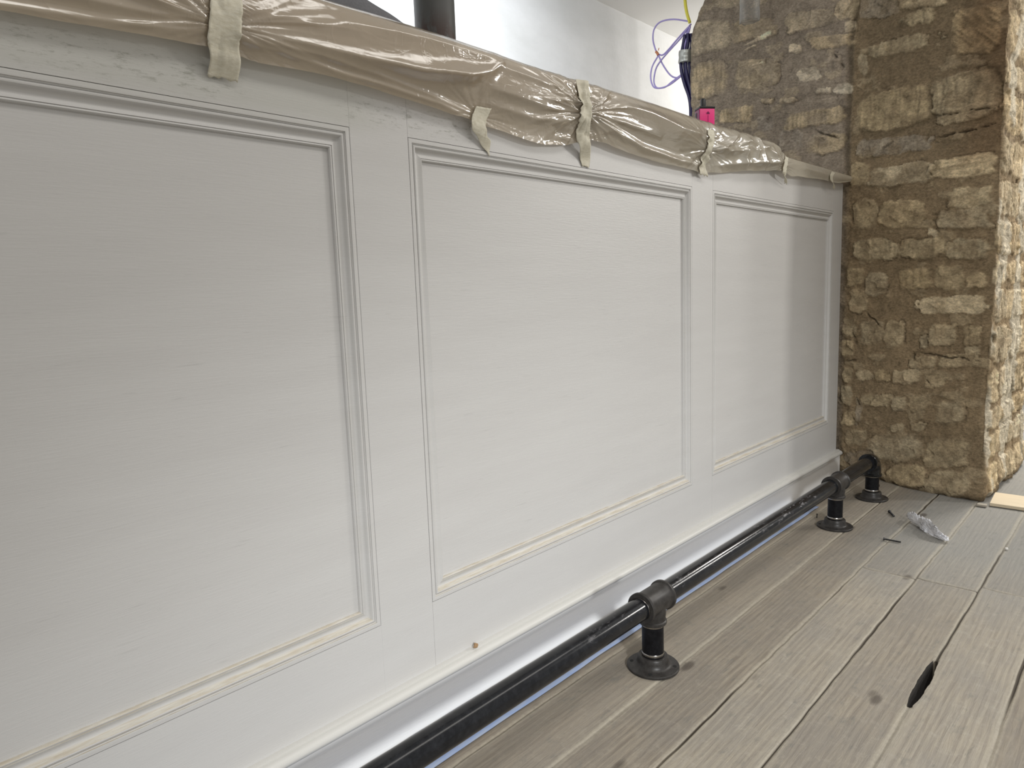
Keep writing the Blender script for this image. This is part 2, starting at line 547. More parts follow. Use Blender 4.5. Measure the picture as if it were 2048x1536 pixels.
# ================================================================== SETTING
# ---- floor: boards as one relief mesh
seams = [-3.55, -3.40, -3.25, -3.11, -2.96, -2.81, -2.66, -2.52, -2.38, -2.23, -2.08, -1.93, -1.79, -1.64, -1.49, -1.35, -1.205, -1.06, -0.915 + 0.0, -0.848, -0.703, -0.556, -0.417, -0.277, -0.137, 0.0, 0.14, 0.28, 0.42, 0.56, 0.70, 0.84, 0.98, 1.12, 1.30]
seams[18] = -0.985 + 0.0
seams = sorted(seams)
ys, plank, sd = [], [], []
offs = (-0.012, -0.009, -0.0065, -0.0042, -0.0022, 0.0, 0.0022, 0.0042, 0.0065, 0.009, 0.012)
for i, s in enumerate(seams):
    for o_ in offs:
        ys.append(s + o_); plank.append(i if o_ >= 0 else i - 1); sd.append(i)
    if i < len(seams) - 1:
        n_ = 7
        for k in range(1, n_):
            y_ = s + 0.012 + (seams[i + 1] - s - 0.024) * k / n_
            ys.append(y_); plank.append(i); sd.append(i if k < n_ / 2 else i + 1)
ys = np.array(ys); plank = np.array(plank); sd = np.array(sd)
xs = np.arange(-0.6, 7.21, 0.012)
joints = {-0.417: [2.119], -0.556: [2.129], -0.703: [2.168], -0.848: [2.153], -0.277: [0.55], -0.985: [1.15], -1.06: [1.75]}
ex = list(np.arange(1.44, 1.69, 0.003))
for js in joints.values():
    for j in js: ex += [j + d for d in (-0.006, -0.003, 0, 0.003, 0.006)]
xs = np.unique(np.round(np.concatenate([xs, ex]), 4))
X, Y = np.meshgrid(xs, ys, indexing='ij')
sarr = np.array(seams)
S = sarr[sd][None, :]
D = Y - S
wob = 0.0035 * fbm(X * 1.3, S * 9, 3, 5) + 0.0012 * noise2(X * 22, S * 31, 9)
Yw = Y + wob * np.exp(-(D / 0.05) ** 2)
rnd = np.random.RandomState(4).rand(len(seams) + 2)
PL = plank[None, :] + 0 * X
tint = rnd[(PL.astype(int)) % len(rnd)]
# boards beyond the end joints get another tint
far = np.zeros_like(X)
for key, js in joints.items():
    idx = int(np.argmin(abs(sarr - key)))
    # joint on the board lying between seam idx-1 and seam idx
    on = (plank == idx - 1)
    for j in js:
        far[:, on] += (X[:, on] > j)
tint = (tint + 0.37 * far) % 1.0
gw = 0.0016 + 0.0014 * np.clip(fbm(X * 2.1, S * 13, 3, 21) + 0.2, 0, 1)
filled = sstep(-0.15, 0.25, fbm(X * 1.7, S * 5.3, 3, 33))
groove = 1 - sstep(gw * 0.7, gw * 1.9, abs(D))
depth = 0.0045 * groove * (0.35 + 0.65 * filled)
dark = groove * (0.25 + 0.75 * filled) * 0.9
lipm = np.exp(-(abs(D) / 0.008) ** 2)
# end joints
for key, js in joints.items():
    idx = int(np.argmin(abs(sarr - key)))
    on = (plank == idx - 1)
    for j in js:
        g_ = 1 - sstep(0.0012, 0.0045, abs(X[:, on] - j - 0.004 * noise2(Y[:, on] * 20, 0 * Y[:, on], 3)))
        depth[:, on] = np.maximum(depth[:, on], 0.004 * g_)
        dark[:, on] = np.maximum(dark[:, on], g_ * 0.85)
        lipm[:, on] = np.maximum(lipm[:, on], np.exp(-(abs(X[:, on] - j) / 0.008) ** 2) * 0.8)
zf = 0.0012 * fbm(X * 3, PL * 7.7, 3, 2) + 0.0016 * (tint - 0.5) - depth
# the open split in the boards
hx = (X - 1.565) / 0.115
inside = np.clip(1 - abs(hx) ** 2.5, 0, 1)
sidx = int(np.argmin(abs(sarr + 0.703)))
nearh = (S == sarr[sidx]) & (abs(D) < 0.013)
near_row = (sd == sidx) & (abs(ys - sarr[sd]) < 0.0125)
aD = np.abs(D)
wO = 0.0095 * inside ** 0.5 * (1 + 0.22 * fbm(X * 30, X * 0, 3, 8)) + 0.001
tgt = np.interp(aD, [0, 0.0022, 0.0042, 0.0065, 0.009, 0.012], [0, 0.45, 0.94, 1.0, 1.12, 1.35]) * wO
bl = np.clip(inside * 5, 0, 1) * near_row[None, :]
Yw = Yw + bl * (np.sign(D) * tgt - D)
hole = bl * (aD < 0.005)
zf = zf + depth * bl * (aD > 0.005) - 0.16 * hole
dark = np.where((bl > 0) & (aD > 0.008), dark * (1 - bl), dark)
dark = np.maximum(dark, bl * (aD < 0.0075) * (bl > 0.3))  # split walls painted dark for the shade inside, plus old edge grime
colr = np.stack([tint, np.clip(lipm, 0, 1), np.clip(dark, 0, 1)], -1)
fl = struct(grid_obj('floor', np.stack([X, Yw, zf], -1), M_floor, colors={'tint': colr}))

# ---- rubble stone pier
STONES = [(0.73, 1.922, 1.754, 0.539, 1.897, 1.736, "v"), (0.497, 1.882, 1.738, 0.285, 1.833, 1.727, "n"), (0.738, 2.115, 1.954, 0.518, 2.063, 1.942, "n"), (0.518, 2.059, 1.964, 0.319, 2.017, 1.939, "n"), (0.685, 2.223, 2.156, 0.487, 2.158, 2.102, "n"), (0.259, 2.009, 1.926, 0.056, 1.98, 1.921, "n"), (0.057, 2.0, 1.931, -0.029, 1.997, 1.914, "n"), (0.019, 1.916, 1.869, -0.028, 1.906, 1.859, "p"), (0.161, 1.89, 1.835, -0.019, 1.86, 1.815, "n"), (0.248, 1.886, 1.845, 0.189, 1.871, 1.834, "p"), (0.202, 1.773, 1.719, 0.104, 1.757, 1.702, "p"), (0.097, 1.806, 1.725, 0.032, 1.798, 1.721, "g"), (0.136, 1.679, 1.652, 0.063, 1.665, 1.638, "p"), (0.055, 1.677, 1.636, -0.012, 1.665, 1.627, "p"), (0.379, 1.684, 1.66, 0.323, 1.676, 1.652, "n"), (0.305, 1.67, 1.644, 0.222, 1.66, 1.635, "n"), (0.597, 1.68, 1.611, 0.422, 1.666, 1.589, "v"), (0.265, 1.595, 1.518, 0.01, 1.585, 1.514, "v"), (0.393, 1.605, 1.545, 0.322, 1.591, 1.532, "g"), (0.161, 1.482, 1.401, 0.003, 1.474, 1.396, "n"), (0.286, 1.526, 1.443, 0.186, 1.516, 1.431, "g"), (0.113, 1.623, 1.61, 0.011, 1.621, 1.601, "g"), (-0.031, 1.997, 1.904, -0.195, 1.942, 1.871, "g"), (-0.207, 1.855, 1.813, -0.319, 1.859, 1.801, "v"), (-0.383, 1.819, 1.66, -0.539, 1.793, 1.634, "d"), (-0.082, 1.788, 1.738, -0.329, 1.77, 1.713, "v"), (-0.043, 1.755, 1.686, -0.079, 1.754, 1.68, "n"), (-0.186, 1.945, 1.889, -0.363, 1.885, 1.846, "n"), (-0.056, 1.595, 1.445, -0.33, 1.591, 1.444, "v"), (-0.33, 1.595, 1.459, -0.543, 1.588, 1.439, "v"), (-0.347, 1.474, 1.423, -0.534, 1.46, 1.406, "n"), (-0.061, 1.421, 1.36, -0.342, 1.391, 1.332, "g"), (-0.101, 1.302, 1.225, -0.337, 1.296, 1.217, "n"), (-0.337, 1.296, 1.221, -0.542, 1.291, 1.21, "h"), (-0.024, 1.341, 1.244, -0.101, 1.328, 1.237, "n"), (-0.404, 1.174, 1.1, -0.542, 1.172, 1.101, "h"), (-0.36, 1.106, 1.034, -0.541, 1.098, 1.02, "n"), (-0.14, 1.166, 1.061, -0.32, 1.152, 1.049, "n"), (-0.037, 1.185, 1.071, -0.136, 1.172, 1.061, "n"), (-0.329, 1.041, 1.008, -0.365, 1.039, 1.005, "p"), (-0.052, 1.018, 0.934, -0.22, 1.008, 0.926, "v"), (-0.225, 1.007, 0.924, -0.401, 0.996, 0.917, "v"), (-0.407, 0.996, 0.917, -0.544, 0.988, 0.912, "v"), (-0.232, 0.884, 0.803, -0.357, 0.881, 0.804, "v"), (-0.361, 0.889, 0.804, -0.465, 0.887, 0.803, "n"), (-0.471, 0.863, 0.801, -0.538, 0.86, 0.801, "n"), (-0.024, 0.902, 0.826, -0.088, 0.899, 0.828, "n"), (-0.099, 0.88, 0.786, -0.186, 0.876, 0.788, "n"), (-0.3, 0.768, 0.703, -0.539, 0.774, 0.713, "p"), (-0.084, 0.68, 0.567, -0.182, 0.681, 0.571, "n"), (-0.186, 0.681, 0.57, -0.264, 0.682, 0.581, "n"), (-0.354, 0.664, 0.581, -0.445, 0.669, 0.589, "n"), (-0.315, 0.623, 0.559, -0.355, 0.628, 0.565, "n"), (-0.475, 0.662, 0.59, -0.528, 0.663, 0.592, "n"), (-0.479, 0.586, 0.548, -0.531, 0.588, 0.555, "n"), (-0.292, 0.538, 0.487, -0.387, 0.545, 0.497, "n"), (-0.394, 0.547, 0.498, -0.537, 0.562, 0.512, "n"), (-0.067, 0.46, 0.416, -0.149, 0.466, 0.428, "n"), (-0.155, 0.466, 0.422, -0.209, 0.475, 0.429, "v"), (-0.229, 0.476, 0.422, -0.328, 0.487, 0.435, "n"), (-0.341, 0.476, 0.412, -0.421, 0.486, 0.425, "n"), (-0.1, 0.358, 0.31, -0.219, 0.371, 0.324, "n"), (-0.225, 0.363, 0.3, -0.281, 0.371, 0.311, "n"), (-0.308, 0.374, 0.316, -0.352, 0.38, 0.324, "n"), (-0.391, 0.368, 0.268, -0.491, 0.379, 0.286, "n"), (-0.215, 0.247, 0.209, -0.268, 0.255, 0.221, "n"), (-0.295, 0.263, 0.227, -0.36, 0.272, 0.239, "n"), (-0.001, 0.697, 0.601, -0.062, 0.697, 0.607, "n"), (-0.006, 0.592, 0.518, -0.059, 0.594, 0.523, "n"), (-0.016, 0.472, 0.408, -0.06, 0.475, 0.416, "n"), (-0.01, 0.385, 0.293, -0.05, 0.388, 0.303, "n"), (-0.013, 0.278, 0.21, -0.079, 0.29, 0.224, "n"), (-0.073, 0.334, 0.235, -0.099, 0.336, 0.238, "g"), (-0.029, 0.19, 0.127, -0.116, 0.207, 0.141, "n"), (-0.127, 0.187, 0.077, -0.353, 0.226, 0.109, "n"), (-0.363, 0.213, 0.09, -0.519, 0.243, 0.13, "n"), (-0.043, 0.095, 0.05, -0.16, 0.126, 0.039, "g"), (-0.224, 0.073, -0.003, -0.377, 0.102, 0.01, "n"), (-0.381, 0.086, -0.01, -0.533, 0.122, 0.015, "n"), (-0.033, 0.819, 0.712, -0.107, 0.817, 0.718, "n")]
path = [(3.75, 0.735), (3.185, 0.735), (3.17, 0.0), (3.05, -0.562), (3.74, -0.592), (3.86, -0.20)]
segs = []
tot = 0
for a, b in zip(path, path[1:]):
    L = math.hypot(b[0] - a[0], b[1] - a[1]); segs.append((tot, L, a, b)); tot += L
# sample density
def samp(s0, s1, step): return list(np.arange(s0, s1, step))
sc = samp(0, segs[1][0] - 0.02, 0.02) + samp(segs[1][0] - 0.02, segs[4][0] + 0.02, 0.0038) + samp(segs[4][0] + 0.02, tot, 0.02)
sc = np.array(sc)
px_ = np.interp(sc, [s[0] for s in segs] + [tot], [p[0] for p in path])
py_ = np.interp(sc, [s[0] for s in segs] + [tot], [p[1] for p in path])
tx = np.interp(sc + 0.012, [s[0] for s in segs] + [tot], [p[0] for p in path]) - np.interp(sc - 0.012, [s[0] for s in segs] + [tot], [p[0] for p in path])
ty = np.interp(sc + 0.012, [s[0] for s in segs] + [tot], [p[1] for p in path]) - np.interp(sc - 0.012, [s[0] for s in segs] + [tot], [p[1] for p in path])
ln = np.hypot(tx, ty) + 1e-9
nx_, ny_ = ty / ln, -tx / ln
zz = np.concatenate([np.arange(0, 2.42, 0.0042)])
SG, ZG = np.meshgrid(sc, zz, indexing='ij')
sB, sC, sD, sE = segs[1][0], segs[2][0], segs[3][0], segs[4][0]
YG = np.interp(SG, [sB, sC, sD], [0.735, 0.0, -0.562])
onface = (SG >= sB - 0.01) & (SG <= sD + 0.01)
H = 0.006 * fbm(SG * 7, ZG * 7, 4, 1) + 0.0028 * fbm(SG * 36, ZG * 50, 4, 7)
mort1 = np.array([0.235, 0.200, 0.158]); mort2 = np.array([0.245, 0.190, 0.125])
isC = sstep(sC - 0.02, sC + 0.03, SG)[..., None]
colv = mort1 * (1 - isC) + mort2 * isC
colv = colv * (1 + 0.16 * fbm(SG * 5, ZG * 9, 4, 12))[..., None]
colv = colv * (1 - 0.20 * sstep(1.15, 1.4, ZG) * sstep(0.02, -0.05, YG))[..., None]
rs = np.random.RandomState(11)
KINDS = {'n': (0.40, 0.335, 0.235), 'v': (0.39, 0.325, 0.222), 'h': (0.47, 0.39, 0.265), 'd': (0.34, 0.27, 0.175), 'p': (0.56, 0.49, 0.37), 'g': (0.27, 0.235, 0.19)}
SMASK = np.zeros_like(H)
def facet(x, y, seed):
    """chiselled facets: tilted planes over jittered cells"""
    xi, yi = np.floor(x), np.floor(y)
    best = np.full(x.shape, 9.0); val = np.zeros_like(x)
    for a in (-1, 0, 1):
        for b in (-1, 0, 1):
            cx_, cy_ = xi + a, yi + b
            jx = cx_ + 0.5 + 0.45 * noise2(cx_ + 0.0, cy_ + 0.0, seed); jy = cy_ + 0.5 + 0.45 * noise2(cx_, cy_, seed + 1)
            d_ = (x - jx) ** 2 + (y - jy) ** 2
            sl1 = noise2(cx_, cy_, seed + 2); sl2 = noise2(cx_, cy_, seed + 3); h0 = noise2(cx_, cy_, seed + 4)
            v_ = h0 * 0.6 + sl1 * (x - jx) + sl2 * (y - jy)
            m_ = d_ < best
            best = np.where(m_, d_, best); val = np.where(m_, v_, val)
    return val


def put(sa, za_t, za_b, sb, zb_t, zb_b, kind, region, seed, hmul=1.0, colmul=1.0):
    global H, colv, SMASK
    cu = (SG - sa) / (sb - sa)
    zt = za_t + (zb_t - za_t) * cu; zb = za_b + (zb_b - za_b) * cu
    u = cu * 2 - 1
    v = ((ZG - zb) / (zt - zb)) * 2 - 1
    near = region & (abs(u) < 1.6) & (abs(v) < 1.8)
    if not near.any(): return
    wS, hS = abs(sb - sa), abs(za_t - za_b)
    sc_ = 0.05 / max(min(wS, hS) / 2, 0.012)
    nz = sc_ * (0.16 * fbm(SG[near] * 16, ZG[near] * 16, 3, seed) + 0.16 * fbm(SG[near] * 45, ZG[near] * 45, 3, seed + 5))
    nz = np.clip(nz, -0.34, 0.34)
    un, vn = u[near] * 0.97, v[near] * 0.97
    kx = 2.6 + 3.5 * rs.rand()
    d = (abs(un) ** kx + abs(vn) ** kx) ** (1 / kx) + nz
    soft = 0.05 + 0.25 * sstep(-0.2, 0.5, fbm(SG[near] * 7, ZG[near] * 7, 2, seed + 31))
    mk = 1 - sstep(1.0 - soft, 1.0 + 0.05, d)
    hh = (0.0035 + 0.005 * rs.rand()) * hmul
    sx, sz = SG[near], ZG[near]
    rel = 0.0042 * facet(sx * 22, sz * 26, seed + 3) + 0.0022 * fbm(sx * 40 + seed, sz * 40, 4, seed + 3)
    if kind == 'v':
        rel = rel + 0.0022 * np.clip(noise2(sx * 110 + 0.4 * noise2(sz * 20, sx * 9), sz * 10, seed), -0.6, 1)
    elif kind == 'h':
        rel = rel + 0.0018 * noise2(sx * 9, sz * 130, seed)
    elif kind == 'd':
        rel = rel + 0.0026 * noise2((sx + sz) * 90, (sx - sz) * 10, seed)
    # crack lines at the edge of the stone
    edge = np.exp(-((d - 1.03) / 0.035) ** 2) * sstep(0.25, 0.5, noise2(sx * 16, sz * 16, seed + 9))
    H[near] = H[near] * (1 - 0.4 * mk) + mk * (hh + rel) - 0.004 * edge
    c_ = np.array(KINDS[kind]) * (0.88 + 0.24 * rs.rand()) * colmul
    c_ = c_ * (1 + np.array([0.03, 0.0, -0.05]) * (rs.rand() * 2 - 1))
    if kind in 'vd':
        stp = noise2((sx + (sz if kind == 'd' else 0)) * 120 + 0.6 * noise2(sz * 15, sx * 9, 2), (sz - (sx if kind == 'd' else 0)) * 9, seed)
        c_ = c_[None, :] * (1 + 0.30 * np.clip(stp, -0.8, 0.9))[:, None]
    elif kind == 'h':
        c_ = c_[None, :] * (1 + 0.22 * noise2(sx * 8, sz * 120, seed))[:, None]
    else:
        c_ = c_[None, :] * (1 + 0.22 * facet(sx * 22, sz * 26, seed + 3))[:, None]
    pt = sstep(0.35, 0.75, 0.5 + 0.6 * fbm(sx * 20, sz * 22, 4, seed + 20))
    mk2 = (mk * (1 - 0.55 * pt))[:, None]
    colv[near] = colv[near] * (1 - mk2) + c_ * mk2
    colv[near] *= (1 - 0.35 * edge)[:, None]
    SMASK[near] = np.maximum(SMASK[near], mk)
for i, (ya, t0, b0, yb, t1, b1, k) in enumerate(STONES):
    sa = np.interp(-ya, [-0.735, 0, 0.562], [sB, sC, sD]); sb = np.interp(-yb, [-0.735, 0, 0.562], [sB, sC, sD])
    put(sa, t0, b0, sb, t1, b1, k, onface, 100 + i * 7, 1.0 if k != 'g' else 0.5, 1.0)
fr = sstep(0.30, 0.42, fbm(SG * 13, ZG * 19, 4, 301)) * onface * (1 - SMASK)
colv = colv * (1 - 0.45 * fr[..., None]) + np.array([0.40, 0.335, 0.235]) * 0.45 * fr[..., None]
H += 0.0035 * fr
for (ya, t0, b0, yb, t1, b1, cm_) in ((0.435, 1.942, 1.936, 0.318, 1.968, 1.944, 1.25), (0.425, 1.843, 1.835, 0.345, 1.842, 1.832, 1.1), (0.47, 1.915, 1.910, 0.41, 1.925, 1.918, 0.9)):
    put(np.interp(-ya, [-0.735, 0, 0.562], [sB, sC, sD]), t0, b0, np.interp(-yb, [-0.735, 0, 0.562], [sB, sC, sD]), t1, b1, 'p', onface, int(ya * 1000), 1.4, cm_)
# the return face: courses of long narrow stones running round the corner
z0 = 0.02; k = 0
region = SG > sD - 0.005
while z0 < 2.4:
    hgt = 0.085 + 0.07 * rs.rand()
    s0 = sD + (0.0 if k % 2 else -0.0)
    while s0 < sE + 0.3:
        ww = 0.12 + 0.2 * rs.rand()
        put(s0 + 0.008, z0 + hgt, z0 + 0.012, s0 + ww - 0.006, z0 + hgt + 0.01 * (rs.rand() - .5), z0 + 0.012, rs.choice(['n', 'h', 'p', 'n']), region, 900 + k * 13, 1.1, 1.0)
        s0 += ww; k += 1
    z0 += hgt + 0.012
side = sstep(sD - 0.004, sD + 0.012, SG)
# lime plaster remnants on the return
pl = side * sstep(0.12, 0.3, fbm(SG * 7, ZG * 3.2, 3, 77))
colv = colv * (1 - 0.75 * pl[..., None]) + np.array([0.50, 0.47, 0.40]) * 0.75 * pl[..., None]
colv = colv * (1 + 0.24 * side[..., None] * np.array([1, 1, 1.05]))  # stronger light on the return face put into its colour
H += side * (0.007 * fbm(SG * 30, ZG * 6, 4, 55) + 0.003 * fbm(SG * 80, ZG * 16, 3, 56))
stk = sstep(0.0, 0.35, fbm(SG * 45, ZG * 5, 4, 57)) * side
colv *= (1 - 0.22 * stk)[..., None]
pit_ = sstep(0.50, 0.60, fbm(SG * 34, ZG * 13, 3, 58)) * side
H -= 0.012 * pit_; colv *= (1 - 0.6 * pit_)[..., None]
# warm shade painted as a brown tint near the top of the corner
corner_shade = sstep(-0.36, -0.52, YG) * sstep(1.15, 1.45, ZG) * (1 - side) * (0.6 + 0.4 * fbm(SG * 8, ZG * 8, 3, 44))
colv = colv * (1 - corner_shade[..., None] * np.array([0.35, 0.50, 0.60]))
# darker tone on the upper right half of the front face
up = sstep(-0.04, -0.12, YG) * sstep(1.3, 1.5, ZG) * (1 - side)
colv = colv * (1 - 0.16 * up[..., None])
# vertical seam where the pier meets the older work
crv = np.exp(-((YG + 0.012 - 0.018 * fbm(ZG * 5, ZG * 0, 3, 66)) / 0.012) ** 2) * onface
H -= 0.010 * crv * sstep(1.2, 1.35, ZG)
colv *= (1 - 0.40 * crv * sstep(1.2, 1.35, ZG))[..., None]
# crumbly irregular stones next to the counter end
# long cracks
for (cy0, cz0, cy1, cz1, wd) in [(-0.09, 0.72, -0.17, 0.655, 0.0035), (-0.05, 0.63, -0.07, 0.575, 0.005), (-0.03, 0.505, -0.065, 0.503, 0.007), (-0.30, 0.555, -0.305, 0.505, 0.004),
                                 (-0.31, 0.553, -0.53, 0.535, 0.0025), (-0.33, 0.47, -0.37, 0.43, 0.003), (-0.075, 0.34, -0.09, 0.31, 0.003), (-0.35, 1.455, -0.54, 1.44, 0.003), (-0.35, 1.375, -0.54, 1.385, 0.003),
                                 (0.13, 1.50, 0.03, 1.45, 0.005), (0.06, 1.80, 0.02, 1.735, 0.004), (-0.06, 0.26, -0.10, 0.20, 0.004)]:
    t = np.clip(((YG - cy0) * (cy1 - cy0) + (ZG - cz0) * (cz1 - cz0)) / ((cy1 - cy0) ** 2 + (cz1 - cz0) ** 2), 0, 1)
    dd = np.hypot(YG - cy0 - t * (cy1 - cy0), ZG - cz0 - t * (cz1 - cz0) + 0.010 * fbm(YG * 30, ZG * 30, 3, 3))
    cm = np.exp(-(dd / (wd * (0.7 + 0.6 * noise2(YG * 45, ZG * 45, 13)))) ** 2) * onface * (0.35 + 0.65 * np.sin(np.pi * np.clip(t, 0.05, 0.95)))
    H -= 0.014 * cm
    colv *= (1 - 0.75 * cm)[..., None]
# rough pocket by the counter
rp = sstep(-0.10, -0.02, YG) * (1 - sstep(1.22, 1.3, ZG)) * onface * sstep(-0.001, -0.01, YG - 0.05)
H += 0.010 * rp * fbm(SG * 24, ZG * 18, 4, 91)
# battered foot
bat = sstep(sC + 0.05, sC + 0.40, SG) * np.clip(1 - ZG / 0.20, 0, 1) ** 1.4
H += 0.050 * bat * (1 - 0.55 * side) + 0.012 * bat * fbm(SG * 12, ZG * 14, 3, 61)
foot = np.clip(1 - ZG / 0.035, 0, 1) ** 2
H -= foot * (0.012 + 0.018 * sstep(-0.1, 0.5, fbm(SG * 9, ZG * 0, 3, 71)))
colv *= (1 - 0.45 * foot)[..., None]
# ragged arris
ar_ = np.exp(-((SG - sD) / 0.014) ** 2)
H += ar_ * (0.010 * fbm(ZG * 11, ZG * 0, 4, 31) - 0.004)
PX = px_[:, None] + nx_[:, None] * H; PY = py_[:, None] + ny_[:, None] * H
cut = np.clip(ZG - 2.06, 0, 1) * 0.55 * sstep(0.45, 0.735, PY)
PY = PY - cut
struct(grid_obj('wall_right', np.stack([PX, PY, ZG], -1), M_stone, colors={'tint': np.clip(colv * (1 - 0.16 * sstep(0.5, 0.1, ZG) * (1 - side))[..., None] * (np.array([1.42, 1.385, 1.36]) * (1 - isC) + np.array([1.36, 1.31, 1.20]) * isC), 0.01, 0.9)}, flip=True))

# ---- whitewashed back wall and ceiling beyond the counter
bm = bmesh.new(); add_box(bm, -0.9, 7.2, 1.32, 1.42, -0.06, 2.44)
struct(bm_obj('wall_back', bm, M_white))
bm = bmesh.new(); add_box(bm, -0.9, 7.2, 0.02, 1.32, 2.40, 2.50)
struct(bm_obj('ceiling', bm, M_ceil))
bm = bmesh.new(); add_box(bm, 7.1, 7.2, -3.6, 1.32, -0.06, 2.44)
struct(bm_obj('wall_far', bm, M_white))

# ================================================================== COUNTER FRONT
BX0, BX1 = -0.47, 3.143
PAN = [(-0.345, 0.696), (0.8206, 1.8609), (1.989, 3.036)]
ZT, ZB, ZTOP = 1.1355, 0.2415, 1.256
MW, DP = 0.0377, 0.0135
bar = thing('bar_front', (1.3, 0.02, 0), 'long pale grey painted bar counter front with three moulded panels', 'bar counter')
bm = bmesh.new()
xsb = [BX0] + [v for p in PAN for v in p] + [BX1]
for i in range(0, len(xsb), 2):
    add_box(bm, xsb[i], xsb[i + 1], 0.0, 0.06, 0.095, ZTOP, 0.0008)
for (a, b) in PAN:
    add_box(bm, a, b, 0.0, 0.06, ZT, ZTOP, 0)
    add_box(bm, a, b, 0.0, 0.06, 0.095, ZB, 0)
bm_obj('frame', bm, M_frame, bar)
# moulding profile: (inset from the frame edge, depth into the counter)
prof = [(0.0, 0.004), (0.0009, 0.0035), (0.0010, 0.0), (0.0060, -0.0004), (0.0084, 0.0), (0.0087, 0.0022), (0.0104, 0.0024), (0.0106, 0.0036), (0.0118, 0.0036), (0.0122, 0.0016),
        (0.0140, 0.0004), (0.0158, 0.0008), (0.0172, 0.0026), (0.0182, 0.0055), (0.0198, 0.0078), (0.0225, 0.0090), (0.0260, 0.0090), (0.0292, 0.0078), (0.0312, 0.0066), (0.0325, 0.0062),
        (0.0328, 0.0078), (0.0340, 0.0070), (0.0356, 0.0068), (0.0368, 0.0080), (0.0374, 0.0100), (0.0377, 0.0145)]
for pi, (a, b) in enumerate(PAN):
    bm = bmesh.new(); add_box(bm, a + 0.01, b - 0.01, DP, DP + 0.02, ZB + 0.01, ZT - 0.01)
    pnl = bm_obj('panel', bm, M_frame, bar)
    V, Fc = [], []
    corners = [((a, ZT), (1, -1)), ((b, ZT), (-1, -1)), ((b, ZB), (-1, 1)), ((a, ZB), (1, 1))]
    n = len(prof)
    for s_ in range(4):
        (c0, d0), (c1, d1) = corners[s_], corners[(s_ + 1) % 4]
        base = len(V)
        for t, y in prof: V.append((c0[0] + d0[0] * t, y, c0[1] + d0[1] * t))
        for t, y in prof: V.append((c1[0] + d1[0] * t, y, c1[1] + d1[1] * t))
        for k in range(n - 1):
            Fc.append((base + k, base + k + 1, base + n + k + 1, base + n + k))
    mo = mesh_obj('moulding', V, Fc, M_mould, bar)
    mo.data.set_sharp_from_angle(angle=math.radians(35))
# bead along the bottom
bp = [(0.0, 0.1065), (-0.009, 0.1060), (-0.0115, 0.1045), (-0.0115, 0.1025), (-0.0150, 0.1020), (-0.0195, 0.1000), (-0.0230, 0.0965), (-0.0245, 0.0920), (-0.0240, 0.0880), (-0.0215, 0.0850), (-0.0180, 0.0838), (-0.010, 0.0838), (0.0, 0.0838)]
V = [(x, y, z) for x in (BX0, BX1 + 0.012) for y, z in bp]
n = len(bp)
Fc = [(k, k + 1, n + k + 1, n + k) for k in range(n - 1)] + [tuple(range(n))[::-1], tuple(range(n, 2 * n))]
o = mesh_obj('bead', V, Fc, M_bead, bar); o.data.set_sharp_from_angle(angle=math.radians(40))
bm = bmesh.new(); add_box(bm, BX0, BX1 + 0.010, -0.0145, 0.05, 0.0, 0.084, 0.0015)
sk = bm_obj('skirting_board', bm, M_skirt, bar)
sk['label'] = 'glossy white skirting board under the bead'

# countertop under the sheeting
bm = bmesh.new()
add_box(bm, BX0, 2.42, -0.030, 0.16, 1.2565, 1.306, 0.004)
add_box(bm, 2.42, 3.135, -0.018, 0.16, 1.2565, 1.279, 0.004)
ct = bm_obj('countertop', bm, M_wood)
tag(ct, 'brown wooden counter ledge wrapped under the plastic sheeting', 'countertop')

# ---- polythene sheet
zbx = [(-0.7, 1.185), (0.0, 1.188), (0.2, 1.191), (0.35, 1.199), (0.46, 1.207), (0.53, 1.200), (0.64, 1.205), (0.80, 1.196), (0.95, 1.185), (1.06, 1.176), (1.145, 1.166), (1.22, 1.168), (1.28, 1.177), (1.33, 1.196), (1.42, 1.195),
       (1.56, 1.182), (1.75, 1.178), (1.88, 1.176), (2.0, 1.186), (2.15, 1.205), (2.35, 1.226), (2.46, 1.236), (2.52, 1.224), (2.6, 1.230), (2.8, 1.240), (3.0, 1.242), (3.16, 1.262)]
ZBX = np.array([p[0] for p in zbx]); ZBZ = np.array([p[1] for p in zbx])
def zbot(x):
    k = np.array([-0.02, -0.01, 0, 0.01, 0.02])
    return sum(np.interp(np.asarray(x) + d, ZBX, ZBZ) for d in k) / 5
def ztop(x):
    x = np.asarray(x, float)
    return 1.3165 - 0.027 * sstep(2.34, 2.50, x) - 0.004 * sstep(2.6, 3.1, x) + 0.0015 * np.sin(x * 9)
TX = [0.465, 1.0, 1.30, 1.89, 2.43, 2.90]
